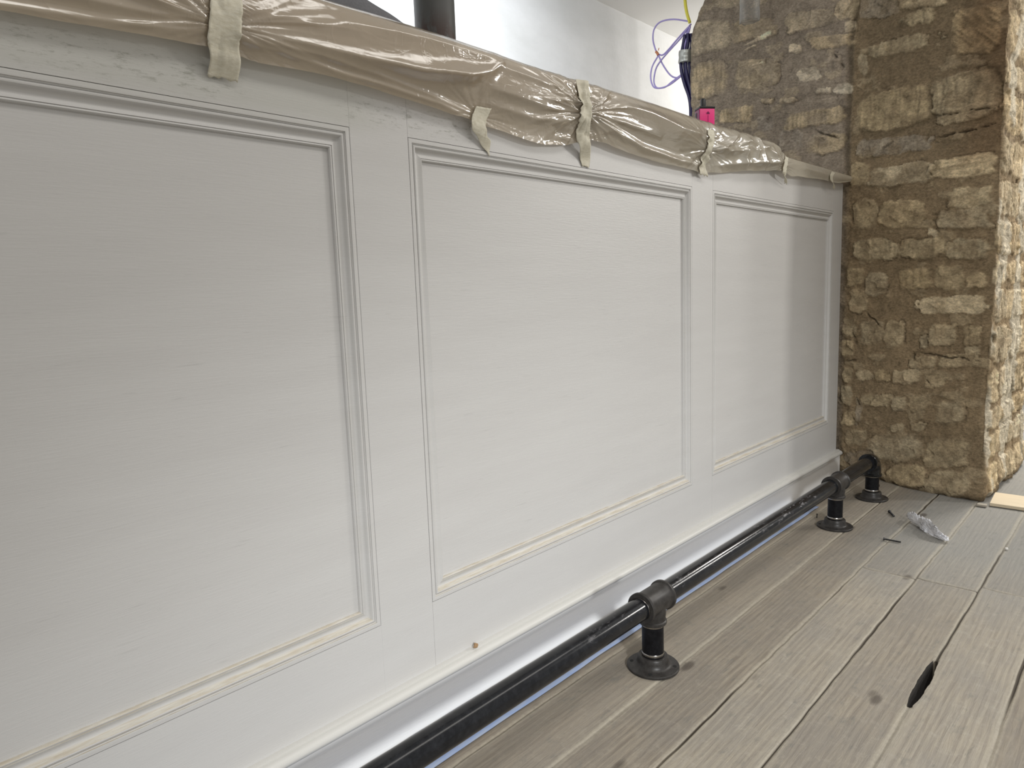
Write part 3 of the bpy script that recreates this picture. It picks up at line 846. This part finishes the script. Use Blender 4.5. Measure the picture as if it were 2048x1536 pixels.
FOLDS = [  # (points, ridge height, half width)
    ([(0.50, 1.229), (0.60, 1.236), (0.711, 1.236), (0.827, 1.239), (0.936, 1.254), (0.997, 1.275), (1.033, 1.300)], 0.016, 0.013),
    ([(0.497, 1.221), (0.583, 1.217), (0.671, 1.210), (0.77, 1.206), (0.883, 1.198), (0.958, 1.188)], 0.007, 0.006),
    ([(0.497, 1.225), (0.62, 1.226), (0.74, 1.219), (0.859, 1.209), (0.965, 1.195)], 0.006, 0.006),
    ([(0.676, 1.285), (0.755, 1.291), (0.831, 1.297), (0.939, 1.301), (1.019, 1.302)], 0.008, 0.012),
    ([(0.50, 1.262), (0.62, 1.268), (0.69, 1.285)], 0.006, 0.014),
    ([(1.033, 1.290), (1.106, 1.287), (1.202, 1.283), (1.287, 1.268)], 0.006, 0.008),
    ([(1.015, 1.218), (1.134, 1.211), (1.217, 1.217), (1.288, 1.228)], 0.008, 0.010),
    ([(1.02, 1.245), (1.15, 1.238), (1.287, 1.236)], 0.006, 0.009),
    ([(1.168, 1.249), (1.236, 1.262), (1.29, 1.262)], 0.006, 0.006),
    ([(1.19, 1.270), (1.25, 1.272), (1.29, 1.255)], 0.005, 0.005),
    ([(1.326, 1.250), (1.448, 1.282), (1.558, 1.282), (1.706, 1.266), (1.873, 1.268)], 0.016, 0.015),
    ([(1.326, 1.237), (1.425, 1.222), (1.557, 1.203), (1.759, 1.192), (1.87, 1.195)], 0.012, 0.011),
    ([(1.326, 1.243), (1.36, 1.28), (1.40, 1.31)], 0.006, 0.006),
    ([(1.326, 1.24), (1.45, 1.245), (1.62, 1.235)], 0.007, 0.009),
    ([(1.926, 1.230), (2.03, 1.280), (2.06, 1.30)], 0.009, 0.008),
    ([(1.95, 1.200), (2.134, 1.225), (2.364, 1.250), (2.42, 1.262)], 0.012, 0.012),
    ([(2.06, 1.265), (2.133, 1.293), (2.20, 1.285), (2.20, 1.25)], 0.009, 0.008),
    ([(1.93, 1.255), (2.0, 1.245), (2.12, 1.262), (2.16, 1.235)], 0.008, 0.008),
    ([(2.25, 1.295), (2.33, 1.275), (2.42, 1.262)], 0.007, 0.009),
    ([(0.0, 1.189), (0.209, 1.197), (0.30, 1.204), (0.40, 1.214), (0.445, 1.222)], 0.007, 0.008),
    ([(0.10, 1.225), (0.25, 1.222), (0.38, 1.227), (0.445, 1.229)], 0.006, 0.008),
    ([(0.28, 1.262), (0.36, 1.246), (0.445, 1.235)], 0.008, 0.007),
    ([(0.36, 1.290), (0.40, 1.262), (0.448, 1.242)], 0.008, 0.005),
    ([(0.39, 1.310), (0.42, 1.275), (0.452, 1.248)], 0.007, 0.004),
    ([(2.50, 1.27), (2.7, 1.264), (2.9, 1.262)], 0.004, 0.012),
]
def yplastic(x, z):
    x = np.asarray(x, float); z = np.asarray(z, float)
    zt, zb = ztop(x), zbot(x)
    wv_ = np.clip((zt - z) / (zt - zb), 0, 1)
    pinch = np.ones_like(x)
    for t in TX: pinch = pinch * (1 - 0.75 * np.exp(-((x - t) / 0.07) ** 2))
    far_ = sstep(2.36, 2.5, x)
    base = -0.0355 + 0.010 * far_
    bulge = (0.012 + 0.010 * noise2(x * 2.3, x * 0, 5)) * pinch * np.sin(np.pi * np.clip(wv_ * 1.15, 0, 1)) * (1 - 0.6 * far_)
    y = base - np.clip(bulge, 0, 1)
    low = sstep(1.262, 1.175, z)
    y = y * (1 - low) + (-0.010 - 0.006 * pinch) * low
    for pts, am, hw in FOLDS:
        dmin = np.full(np.broadcast(x, z).shape, 9.0); tt = np.zeros_like(dmin)
        L = len(pts) - 1
        for i in range(L):
            (x0, z0_), (x1, z1_) = pts[i], pts[i + 1]
            q = np.clip(((x - x0) * (x1 - x0) + (z - z0_) * (z1_ - z0_)) / ((x1 - x0) ** 2 + (z1_ - z0_) ** 2), 0, 1)
            d_ = np.hypot(x - x0 - q * (x1 - x0), z - z0_ - q * (z1_ - z0_))
            up_ = d_ < dmin
            dmin = np.where(up_, d_, dmin); tt = np.where(up_, (i + q) / L, tt)
        fade = 0.25 + 0.75 * np.sin(np.pi * np.clip(tt, 0.02, 0.98)) ** 0.6
        y = y - am * fade * np.exp(-np.abs(dmin / hw) ** 1.5)
    y = y - 0.0018 * fbm(x * 5, z * 22, 2, 3) * (0.3 + wv_)
    for xt, zt_, am_, rr_ in ((0.475, 1.235, 0.0035, 0.09), (0.985, 1.195, 0.003, 0.05), (1.305, 1.245, 0.0070, 0.10), (1.89, 1.235, 0.0050, 0.07), (2.44, 1.252, 0.004, 0.05)):
        r_ = np.hypot(x - xt, (z - zt_) * 1.3) + 1e-6
        th = np.arctan2((z - zt_) * 1.3, x - xt)
        y = y - am_ * np.exp(-r_ / rr_) * sstep(0.010, 0.03, r_) * (1 - 2.2 * np.abs(noise2(np.cos(th) * 7 + 3, np.sin(th) * 9 + r_ * 6, 77)))
    near_t = np.zeros_like(x)
    for t in TX[2:4]: near_t = near_t + np.exp(-((x - t) / 0.10) ** 2)
    ph = 0
    y = y - near_t * 0.0035 * noise2(x * 30 + z * 30, z * 90, 14)
    crk = sstep(1.95, 2.1, x) * (1 - sstep(2.35, 2.45, x)) + np.exp(-((x - 1.36) / 0.06) ** 2) * 0.6
    fac = 1 - 2 * np.abs(noise2(x * 13 + z * 8, z * 20 - x * 5, 41))
    y = y - crk * 0.006 * fac
    return y
xsP = np.arange(-0.66, 3.158, 0.005)
NV1, NV2 = 22, 84
top_y = np.linspace(0.155, -0.022, NV1)
cols = []
XP = np.repeat(xsP[:, None], NV1 + NV2, 1)
YP = np.zeros_like(XP); ZP = np.zeros_like(XP)
ZTv = ztop(xsP)[:, None]; ZBv = zbot(xsP)[:, None]
wv2 = np.linspace(0.02, 1.0, NV2)[None, :]
zfr = ZTv + (ZBv - ZTv) * wv2
yfr = yplastic(XP[:, NV1:], zfr)
edge_round = np.exp(-(wv2 / 0.045) ** 2) * 0.006
YP[:, NV1:] = yfr + edge_round; ZP[:, NV1:] = zfr - 0.0
hem = 0.0014 * noise2(xsP * 22, xsP * 0, 8)[:, None] * sstep(0.9, 1.0, wv2)
ZP[:, NV1:] += hem
y0 = YP[:, NV1:NV1 + 1]
tv = np.linspace(0, 1, NV1)[None, :]
YP[:, :NV1] = 0.155 + (y0 - 0.155) * (tv * 0.97)
ZP[:, :NV1] = ZTv + 0.0015 + 0.0022 * (1 + fbm(XP[:, :NV1] * 12, YP[:, :NV1] * 20, 3, 9)) * np.sin(np.pi * tv * 0.9)
sheet = grid_obj('plastic_sheet', np.stack([XP, YP, ZP], -1), M_poly)
tag(sheet, 'crinkled beige polythene sheet draped over the top edge of the bar', 'plastic sheet')


# ---- masking tape tabs holding the sheet
def tape(rows, label, loose=0.0, seed=1, mat=None):
    rows = np.array(rows, float)
    n0 = len(rows)
    t0 = np.linspace(0, 1, n0); t1 = np.linspace(0, 1, 40)
    rr = np.stack([np.interp(t1, t0, rows[:, k]) for k in range(4)], -1)
    ker = np.ones(5) / 5
    for k in range(4):
        pad = np.concatenate([[rr[0, k]] * 2, rr[:, k], [rr[-1, k]] * 2]); rr[:, k] = np.convolve(pad, ker, 'valid')
    rr[-1] = rows[-1]; rr[0] = rows[0]
    nu = 14
    P = np.zeros((40, nu, 3))
    for i in range(40):
        q = np.linspace(0, 1, nu)
        x = rr[i, 0] + (rr[i, 2] - rr[i, 0]) * q
        z = rr[i, 1] + (rr[i, 3] - rr[i, 1]) * q
        if i == 39: z = z + 0.003 * noise2(x * 300, x * 0, seed)
        zb = zbot(x)
        yp = yplastic(x, np.maximum(z, zb)) - 0.0042
        g_ = sstep(0.0, 0.045, zb - z)
        y = yp * (1 - g_) + (-0.0022) * g_
        top = ztop(x)
        y = np.where(z > top - 0.003, y, y)
        y = y - loose * math.sin(math.pi * i / 39) * (0.5 + 0.5 * np.sin(q * 3)) - 0.0006 * noise2(x * 60, z * 60, seed)
        P[i, :, 0] = x; P[i, :, 1] = y; P[i, :, 2] = z
    o = grid_obj('masking_tape', P, mat or M_tape)
    so = o.modifiers.new('thick', 'SOLIDIFY'); so.thickness = 0.0004; so.offset = 0
    tag(o, label, 'tape', 'strips of masking tape holding the sheeting')
    return o


tape([(0.457, 1.313, 0.503, 1.316), (0.456, 1.265, 0.501, 1.272), (0.453, 1.236, 0.499, 1.245), (0.452, 1.212, 0.496, 1.217), (0.459, 1.190, 0.502, 1.195), (0.458, 1.171, 0.502, 1.170)], 'wide cream masking tape strip hanging furthest left on the sheeting', 0.001, 3)
tape([(0.975, 1.210, 1.014, 1.211), (0.962, 1.188, 1.004, 1.183), (0.968, 1.166, 1.012, 1.160), (0.986, 1.158, 1.026, 1.154), (1.005, 1.142, 1.028, 1.140), (1.024, 1.131, 1.028, 1.126)], 'short curled masking tape ending in a point, above the middle panel', 0.003, 5)
tape([(1.272, 1.313, 1.312, 1.3155), (1.283, 1.251, 1.320, 1.257), (1.284, 1.220, 1.321, 1.224), (1.296, 1.186, 1.342, 1.186), (1.322, 1.160, 1.368, 1.158), (1.337, 1.138, 1.364, 1.136)], 'long narrow masking tape crossing the whole sheeting above the middle panel', 0.003, 7)
tape([(1.875, 1.290, 1.915, 1.293), (1.866, 1.262, 1.910, 1.264), (1.872, 1.230, 1.900, 1.236), (1.866, 1.215, 1.912, 1.208), (1.868, 1.195, 1.902, 1.198), (1.880, 1.170, 1.930, 1.168)], 'ragged torn masking tape on the shiny crinkles between middle and right panels', 0.001, 9)
tape([(2.450, 1.284, 2.480, 1.281), (2.425, 1.250, 2.465, 1.246), (2.43, 1.228, 2.47, 1.220), (2.478, 1.215, 2.512, 1.205), (2.492, 1.205, 2.528, 1.196)], 'small drooping masking tape tab above the right panel', 0.004, 11)
tape([(2.915, 1.278, 2.945, 1.276), (2.885, 1.262, 2.920, 1.256), (2.90, 1.245, 2.94, 1.238), (2.955, 1.232, 2.99, 1.224), (2.965, 1.224, 3.00, 1.214)], 'smallest masking tape tab, nearest the stone wall', 0.003, 13)

# ================================================================== FOOT RAIL
YR, ZR, RP = -0.2355, 0.1553, 0.02415
XF = [0.08, 1.2538, 2.4284, 2.841]
rail = thing('foot_rail', (1.25, YR, 0), 'black iron pipe foot rail on round floor flanges in front of the bar', 'foot rail')
# horizontal pipe lengths
spans = [(-0.55, XF[0] - 0.034), (XF[0] + 0.034, XF[1] - 0.034), (XF[1] + 0.034, XF[2] - 0.034), (XF[2] + 0.034, XF[3] - 0.05)]
for a, b in spans:
    bm = bmesh.new()
    add_lathe(bm, [(a, RP - 0.001), (a + 0.001, RP), (b - 0.001, RP), (b, RP - 0.001)], (0, YR, ZR), (1, 0, 0), 64)
    bm_obj('pipe', bm, M_pipe, rail, smooth=True, angle=30)


def tee(x):
    bm = bmesh.new()
    L, r, rc = 0.048, 0.0302, 0.0338
    add_lathe(bm, [(-L, RP + 0.0015), (-L, rc - 0.001), (-L + 0.0015, rc), (-L + 0.007, rc), (-L + 0.009, r + 0.0006), (-L + 0.011, r), (L - 0.011, r), (L - 0.009, r + 0.0006), (L - 0.007, rc), (L - 0.0015, rc), (L, rc - 0.001), (L, RP + 0.0015)],
              (x, YR, ZR), (1, 0, 0), 56)
    add_lathe(bm, [(0.0, 0.0285), (-0.026, 0.0298), (-0.031, 0.0288), (-0.040, 0.0285), (-0.042, 0.0312), (-0.0475, 0.0312), (-0.049, 0.030), (-0.049, RP + 0.0008)], (x, YR, ZR), (0, 0, 1), 48)
    o = bm_obj('tee_fitting', bm, M_cast, rail, smooth=True, angle=35)
    for s_ in (-1, 1):
        bm = bmesh.new()
        add_lathe(bm, [(0, RP + 0.0002), (s_ * 0.0035, RP + 0.0012), (s_ * 0.006, RP + 0.0004)], (x + s_ * (L - 0.002), YR, ZR), (1, 0, 0), 48, cap=False)
        r_ = bm_obj('thread_ring', bm, M_ring, rail, smooth=True)
    return o


def stand(x, ztop_, ring=True):
    bm = bmesh.new()
    add_lathe(bm, [(0.022, RP), (ztop_, RP)], (x, YR, 0), (0, 0, 1), 56)
    bm_obj('post', bm, M_post, rail, smooth=True, angle=35)
    for za in ((0.0315, ztop_ - 0.0065) if ring else ()):
        bm = bmesh.new()
        add_lathe(bm, [(0, RP + 0.0003), (0.0012, RP + 0.0009), (0.0060, RP + 0.0009), (0.0072, RP + 0.0003)], (x, YR, za), (0, 0, 1), 48, cap=False)
        bm_obj('collar_ring', bm, M_ring, rail, smooth=True)
    bm = bmesh.new()
    add_lathe(bm, [(0.0, 0.0570), (0.0012, 0.0582), (0.0052, 0.0582), (0.0066, 0.0570), (0.0078, 0.0450), (0.0085, 0.0400), (0.0120, 0.0362), (0.0200, 0.0345), (0.0270, 0.0338), (0.0295, 0.0322), (0.0300, 0.0290), (0.0290, RP)], (x, YR, 0.0), (0, 0, 1), 72)
    fo = bm_obj('floor_flange', bm, M_cast, rail, smooth=True, angle=40)
    for k in range(4):
        a = math.radians(25 + 90 * k)
        bm = bmesh.new()
        add_lathe(bm, [(0.0058, 0.0042), (0.0083, 0.0042)], (x + 0.0478 * math.cos(a), YR + 0.0478 * math.sin(a), 0), (0, 0, 1), 20)
        bm_obj('screw_hole', bm, M_hole, rail, smooth=False)


for x in XF[:3]:
    tee(x); stand(x, ZR - 0.048)
# elbow at the far end
bm = bmesh.new()
er = 0.040
pts = []
for k in range(17):
    a = math.pi / 2 * k / 16
    pts.append(Vector((XF[3] - er + er * math.sin(a), YR, ZR - er + er * math.cos(a))))
pts = [Vector((XF[3] - er - 0.018, YR, ZR))] + pts + [Vector((XF[3], YR, ZR - er - 0.014))]
add_tube(bm, pts, 0.0302, 40)
add_lathe(bm, [(-0.066, RP + 0.0010), (-0.066, 0.0330), (-0.0645, 0.0340), (-0.058, 0.0340), (-0.0555, 0.0302)], (XF[3], YR, ZR), (1, 0, 0), 48)
add_lathe(bm, [(-0.062, RP + 0.0010), (-0.062, 0.0330), (-0.0605, 0.0340), (-0.054, 0.0340), (-0.0515, 0.0302)], (XF[3], YR, ZR), (0, 0, 1), 48)
M_gloss = mat_iron('gloss_black_iron', (0.007, 0.007, 0.007), 0.16, 0.35)
bm_obj('elbow_fitting', bm, M_gloss, rail, smooth=True, angle=40)
stand(XF[3], ZR - 0.060)

# blue tape protecting the floor along the skirting
xt = np.arange(-0.55, 2.62, 0.02)
yt = np.linspace(-0.0165, -0.118, 8)
XT, YT = np.meshgrid(xt, yt, indexing='ij')
YT = YT + 0.0015 * noise2(XT * 9, XT * 0, 4) * sstep(-0.1, -0.118, YT)
grid_o = grid_obj('floor_tape', np.stack([XT, YT, 0.0026 + 0.0006 * noise2(XT * 20, YT * 40, 5)], -1), M_blue, flip=True)
so = grid_o.modifiers.new('thick', 'SOLIDIFY'); so.thickness = 0.0008; so.offset = 1
tag(grid_o, 'blue masking tape stuck to the floor along the skirting', 'tape')

# ================================================================== SMALL THINGS
# clear plastic bag
rsb = np.random.RandomState(3)
u = np.linspace(0, 1, 70); v = np.linspace(0, 2 * math.pi, 60)
UU, VV = np.meshgrid(u, v, indexing='ij')
cx = 2.620 + (2.505 - 2.620) * UU + 0.012 * np.sin(UU * 6)
cy = -0.432 + (-0.552 + 0.432) * UU - 0.018 * np.sin(UU * 3.14) * -1
wd = (0.030 + 0.006 * np.sin(UU * 9) - 0.016 * np.exp(-((UU - 0.42) / 0.09) ** 2)) * np.clip(1 - (2 * np.abs(UU - 0.5)) ** 9, 0.55, 1)
ht = (0.014 + 0.006 * np.sin(UU * 11 + 1)) * np.sin(np.pi * np.clip(UU * 0.96 + 0.02, 0, 1)) ** 0.3 + 0.001
dirx, diry = 0.68, -0.73
nx2, ny2 = 0.68, 0.73
fac = 1 - 2 * np.abs(noise2(UU * 12, VV * 1.8, 6)); fac2 = 1 - 2 * np.abs(noise2(UU * 25 + VV, VV * 3, 16))
rad = 1 + 0.38 * fac + 0.22 * fac2
PB = np.stack([cx + nx2 * wd * np.cos(VV) * rad, cy + ny2 * wd * np.cos(VV) * rad, np.maximum(0.003, 0.0035 + ht * (1 + np.sin(VV) * rad) + 0.004 * fac2 * (np.sin(VV) > 0))], -1)
bag = grid_obj('plastic_bag', PB, M_bag)
tag(bag, 'small crumpled clear plastic bag lying on the floorboards', 'plastic bag')


def screw(p0, p1, r, label, head=True):
    t = thing('screw', (*((Vector(p0) + Vector(p1)) / 2).xy, 0), label, 'screw')
    d = Vector(p1) - Vector(p0); L = d.length
    bm = bmesh.new()
    pr = []
    N = int(L / 0.0022)
    for k in range(N): pr += [(L * k / N, r * 0.72), (L * (k + 0.5) / N, r)]
    pr.append((L, r * 0.3))
    add_lathe(bm, pr, p0, d, 16)
    bm_obj('shank', bm, M_screw, t, smooth=True, angle=50)
    bm = bmesh.new()
    add_lathe(bm, [(-0.004, r * 1.5), (-0.0032, r * 1.65), (0.0, r * 1.2), (0.002, r * 0.7)], p0, d, 20)
    bm_obj('head', bm, M_screw, t, smooth=True, angle=40)


screw((2.388, -0.405, 0.0058), (2.391, -0.452, 0.0052), 0.0032, 'black screw lying on the floor in front of the plastic bag')
screw((2.690, -0.340, 0.0060), (2.650, -0.364, 0.0050), 0.0036, 'stubby black screw on the floor between the rail and the stone wall')
# upright nail stub near the second stand
bm = bmesh.new(); add_lathe(bm, [(0.0, 0.0016), (0.013, 0.0016), (0.0135, 0.0034), (0.0150, 0.0034)], (2.484, -0.155, 0.0), (0.1, 0.0, 1), 14)
o = bm_obj('nail', bm, M_screw, smooth=True, angle=40)
tag(o, 'dark nail standing up beside the tape behind the rail', 'nail')


def lump(name, c, r, mat, seed, squash=0.6):
    bm = bmesh.new()
    bmesh.ops.create_icosphere(bm, subdivisions=3, radius=1)
    for v_ in bm.verts:
        n_ = 1 + 0.35 * float(noise2(v_.co.x * 2 + seed, v_.co.y * 2 + v_.co.z * 1.7, seed)) + 0.15 * float(noise2(v_.co.x * 5, v_.co.y * 5 + v_.co.z * 4, seed + 1))
        v_.co = Vector((v_.co.x * r * n_, v_.co.y * r * 0.8 * n_, v_.co.z * r * squash * n_)) + Vector(c)
    return bm_obj(name, bm, mat, smooth=True, angle=30)


o = lump('filler_crumb', (0.921, -0.0115, 0.1115), 0.0055, M_crumb, 3, 0.9)
tag(o, 'brown crumb of filler stuck on the bead under the middle panel', 'crumb')
o = lump('plaster_crumb', (2.526, -0.713, 0.0045), 0.005, M_plcrumb, 9, 0.7)
tag(o, 'tiny white plaster crumb on the far floorboards', 'crumb')
o = lump('stone_chip', (3.02, -0.205, 0.0075), 0.011, Mat('dark_stone_chip', (0.05, 0.035, 0.025), 0.9).m, 14, 0.6)
tag(o, 'dark stone chip on the floor behind the last rail stand', 'stone chip')

# threshold batten and packer at the doorway
bm = bmesh.new()
vs = [(2.985, -0.598), (3.02, -1.30), (3.175, -1.30), (3.150, -0.590)]
bv = [bm.verts.new((x, y, 0.003)) for x, y in vs]; tv_ = [bm.verts.new((x, y, 0.014)) for x, y in vs]
bm.faces.new(bv); bm.faces.new(tv_)
for k in range(4): bm.faces.new((bv[k], bv[(k + 1) % 4], tv_[(k + 1) % 4], tv_[k]))
o = bm_obj('threshold_board', bm, M_pale)
tag(o, 'pale new softwood threshold board across the opening by the stone corner', 'threshold')
bm = bmesh.new(); add_box(bm, 2.955, 2.978, -0.592, -0.562, 0.0025, 0.0105, 0.001)
o = bm_obj('wood_packer', bm, Mat('grey_wood', (0.30, 0.27, 0.22), 0.8).m)
tag(o, 'little grey wood packer on the floor at the foot of the stone corner', 'wood block')

# pink device on the counter
pk = thing('pink_device', (2.14, 0.10, 1.306), 'bright pink box-shaped device with black nozzle standing on the bar top', 'device')
a_ = math.radians(-38)
def rotbox(bm, cx_, cy_, w_, d_, z0_, z1_, bev, ox=0, oy=0):
    tmp = bmesh.new(); add_box(tmp, ox - w_ / 2, ox + w_ / 2, oy - d_ / 2, oy + d_ / 2, z0_, z1_, bev)
    for v_ in tmp.verts:
        x, y = v_.co.x, v_.co.y
        v_.co.x = cx_ + x * math.cos(a_) - y * math.sin(a_); v_.co.y = cy_ + x * math.sin(a_) + y * math.cos(a_)
    me_ = bpy.data.meshes.new('t'); tmp.to_mesh(me_); tmp.free(); bm.from_mesh(me_); bpy.data.meshes.remove(me_)
PKX, PKY = 2.155, 0.115
bm = bmesh.new(); rotbox(bm, PKX, PKY, 0.052, 0.040, 1.3215, 1.420, 0.004); bm_obj('body', bm, M_pink, pk, smooth=True, angle=30)
bm = bmesh.new(); rotbox(bm, PKX, PKY, 0.054, 0.042, 1.419, 1.426, 0.002); bm_obj('cap', bm, M_black, pk)
bm = bmesh.new(); rotbox(bm, PKX, PKY, 0.0018, 0.034, 1.324, 1.417, 0, ox=-0.0262); bm_obj('side_panel', bm, M_magenta, pk)
bm = bmesh.new(); rotbox(bm, PKX, PKY, 0.003, 0.010, 1.33, 1.41, 0, ox=-0.0268, oy=0.006); bm_obj('slot', bm, M_black, pk)
bm = bmesh.new(); add_lathe(bm, [(0, 0.0095), (0.024, 0.009), (0.028, 0.007), (0.029, 0.003)], (PKX - 0.006, PKY + 0.003, 1.425), (0, 0, 1), 24); bm_obj('nozzle', bm, M_black, pk, smooth=True, angle=40)
bm = bmesh.new(); rotbox(bm, PKX, PKY, 0.010, 0.0016, 1.402, 1.406, 0, ox=0.002, oy=-0.0205); rotbox(bm, PKX, PKY, 0.004, 0.0016, 1.406, 1.409, 0, ox=0.002, oy=-0.0205); bm_obj('arrow_mark', bm, M_magenta, pk)
bm = bmesh.new(); rotbox(bm, PKX, PKY, 0.0009, 0.0014, 1.324, 1.398, 0, ox=0.002, oy=-0.0202); bm_obj('seam', bm, M_magenta, pk)

# steel post behind the counter
bm = bmesh.new()
add_lathe(bm, [(0.0, 0.0), (0.0, 0.0465), (2.40, 0.0465), (2.40, 0.0)], (1.106, 0.235, 0.0), (0, 0, 1), 64, cap=False)
bmesh.ops.remove_doubles(bm, verts=bm.verts, dist=1e-5)
post = bm_obj('steel_column', bm, M_steel, smooth=True, angle=35)
tag(post, 'dark grey steel column with rust chips rising behind the bar', 'column')

# grey felt mat folded on the counter
xs2 = np.linspace(0.35, 1.04, 60); t2 = np.linspace(0, math.pi, 24)
XX, TT = np.meshgrid(xs2, t2, indexing='ij')
hgt = np.interp(XX, [0.35, 0.66, 0.77, 0.82, 0.87, 0.92, 0.98, 1.04], [0.066, 0.063, 0.056, 0.047, 0.033, 0.022, 0.010, 0.003])
wm = 0.055 * np.clip((1.06 - XX) / 0.3, 0.12, 1)
PM = np.stack([XX, 0.072 - wm * np.cos(TT), 1.3260 + hgt * np.sin(TT) ** 0.7 * (1 + 0.05 * noise2(XX * 20, TT * 3, 2))], -1)
o = grid_obj('felt_mat', PM, M_felt, flip=False)
tag(o, 'dark grey rolled felt mat lying on the bar top behind the sheeting', 'mat')

# cables at the left edge of the stone wall
XC = 3.225
KC = XC / 3.10
def cp(y, z, dx=0.0): return (XC + dx, (y + 1.024) * KC - 1.024, (z - 0.847) * KC + 0.847)
def cable(bm, pts, r): add_tube(bm, catmull([cp(*p) for p in pts], 10), r, 10)
bm = bmesh.new()
cable(bm, [(0.70, 2.325, 0.0), (0.716, 2.27, 0.0), (0.717, 2.189), (0.708, 2.13), (0.692, 2.080)], 0.0075)
o = bm_obj('yellow_cable', bm, M_yellow, smooth=True)
tag(o, 'yellow cable hanging down at the left edge of the stone wall', 'cable')
bm = bmesh.new()
cable(bm, [(0.690, 2.085), (0.78, 2.120), (0.85, 2.128), (0.885, 2.105), (0.893, 2.06), (0.880, 2.01), (0.866, 1.985), (0.84, 1.93), (0.80, 1.872), (0.765, 1.850), (0.728, 1.853)], 0.0040)
cable(bm, [(0.688, 2.075, 0.006), (0.75, 2.035, 0.006), (0.82, 1.985, 0.006), (0.845, 1.975, 0.006), (0.862, 1.982, 0.004)], 0.0040)
cable(bm, [(0.868, 1.975, 0.004), (0.897, 1.935), (0.908, 1.89), (0.900, 1.850), (0.880, 1.828), (0.83, 1.820), (0.79, 1.836), (0.728, 1.862)], 0.0040)
cable(bm, [(0.688, 2.068, -0.006), (0.74, 2.02, -0.006), (0.82, 1.965, -0.008), (0.868, 1.925, -0.006), (0.888, 1.88), (0.886, 1.845), (0.862, 1.823), (0.80, 1.826), (0.726, 1.857)], 0.0040)
cable(bm, [(0.690, 2.07), (0.712, 2.03), (0.727, 1.985), (0.731, 1.950)], 0.0048)
cable(bm, [(0.686, 2.06, -0.008), (0.700, 2.02, -0.008), (0.715, 1.98, -0.008), (0.722, 1.950)], 0.0048)
o = bm_obj('lilac_cables', bm, M_lilac, smooth=True)
tag(o, 'looped bundle of thin lilac cables hanging beside the stone wall', 'cable')
bm = bmesh.new()
cable(bm, [(0.874, 1.996, -0.004), (0.866, 1.986, -0.004), (0.862, 1.977, -0.004)], 0.0068)
cable(bm, [(0.860, 1.998, -0.004), (0.856, 2.008, -0.006)], 0.0022)
o = bm_obj('copper_joint', bm, M_copper, smooth=True)
tag(o, 'small twist of bare copper wire binding the lilac loops', 'wire')
bm = bmesh.new()
for k in range(4):
    dx = -0.010 + 0.013 * (k % 2)
    e = 0.0125 * k
    cable(bm, [(0.712 - e * 0.6, 2.03, dx), (0.722 - e, 1.985, dx), (0.731 - e, 1.945, dx), (0.734 - e, 1.90, dx), (0.728 - e, 1.855, dx), (0.712 - e * 0.9, 1.800, dx), (0.694 - e * 0.7, 1.752, dx), (0.684 - e * 0.5, 1.70, dx), (0.682 - e * 0.5, 1.60, dx)], 0.0085)
o = bm_obj('navy_cables', bm, M_navy, smooth=True)
tag(o, 'thick dark navy cable bundle behind the left edge of the stone wall', 'cable')
bm = bmesh.new()
add_tube(bm, catmull([cp(0.712, 1.958, -0.003), cp(0.714, 1.93, -0.003), cp(0.715, 1.905, -0.003)], 6), lambda t: 0.0335 + 0.001 * math.sin(t * 9), 24)
o = bm_obj('silver_tape', bm, M_silver, smooth=True, angle=50)
tag(o, 'band of silver tape wrapped round the dark navy cables', 'tape')

# clear sleeve hanging in front of the stone wall
bm = bmesh.new()
n_ = 40
rg = []
for k in range(30):
    z = 1.998 + 0.4 * k / 29
    rr_ = 0.044 + 0.0012 * math.sin(k * 1.3)
    rg.append([bm.verts.new((3.085 + 0.030 * math.cos(2 * math.pi * j / n_), 0.392 + rr_ * math.sin(2 * math.pi * j / n_) + 0.001 * math.sin(j * 3 + k), z + 0.004 * math.sin(j * 0.9) * (k == 0))) for j in range(n_)])
for a, b in zip(rg, rg[1:]):
    for j in range(n_): bm.faces.new((a[j], a[(j + 1) % n_], b[(j + 1) % n_], b[j]))
bm.faces.new(rg[0])
o = bm_obj('clear_sleeve', bm, M_sleeve, smooth=True)
tag(o, 'clear plastic sleeve hanging against the upper stone wall', 'sleeve')
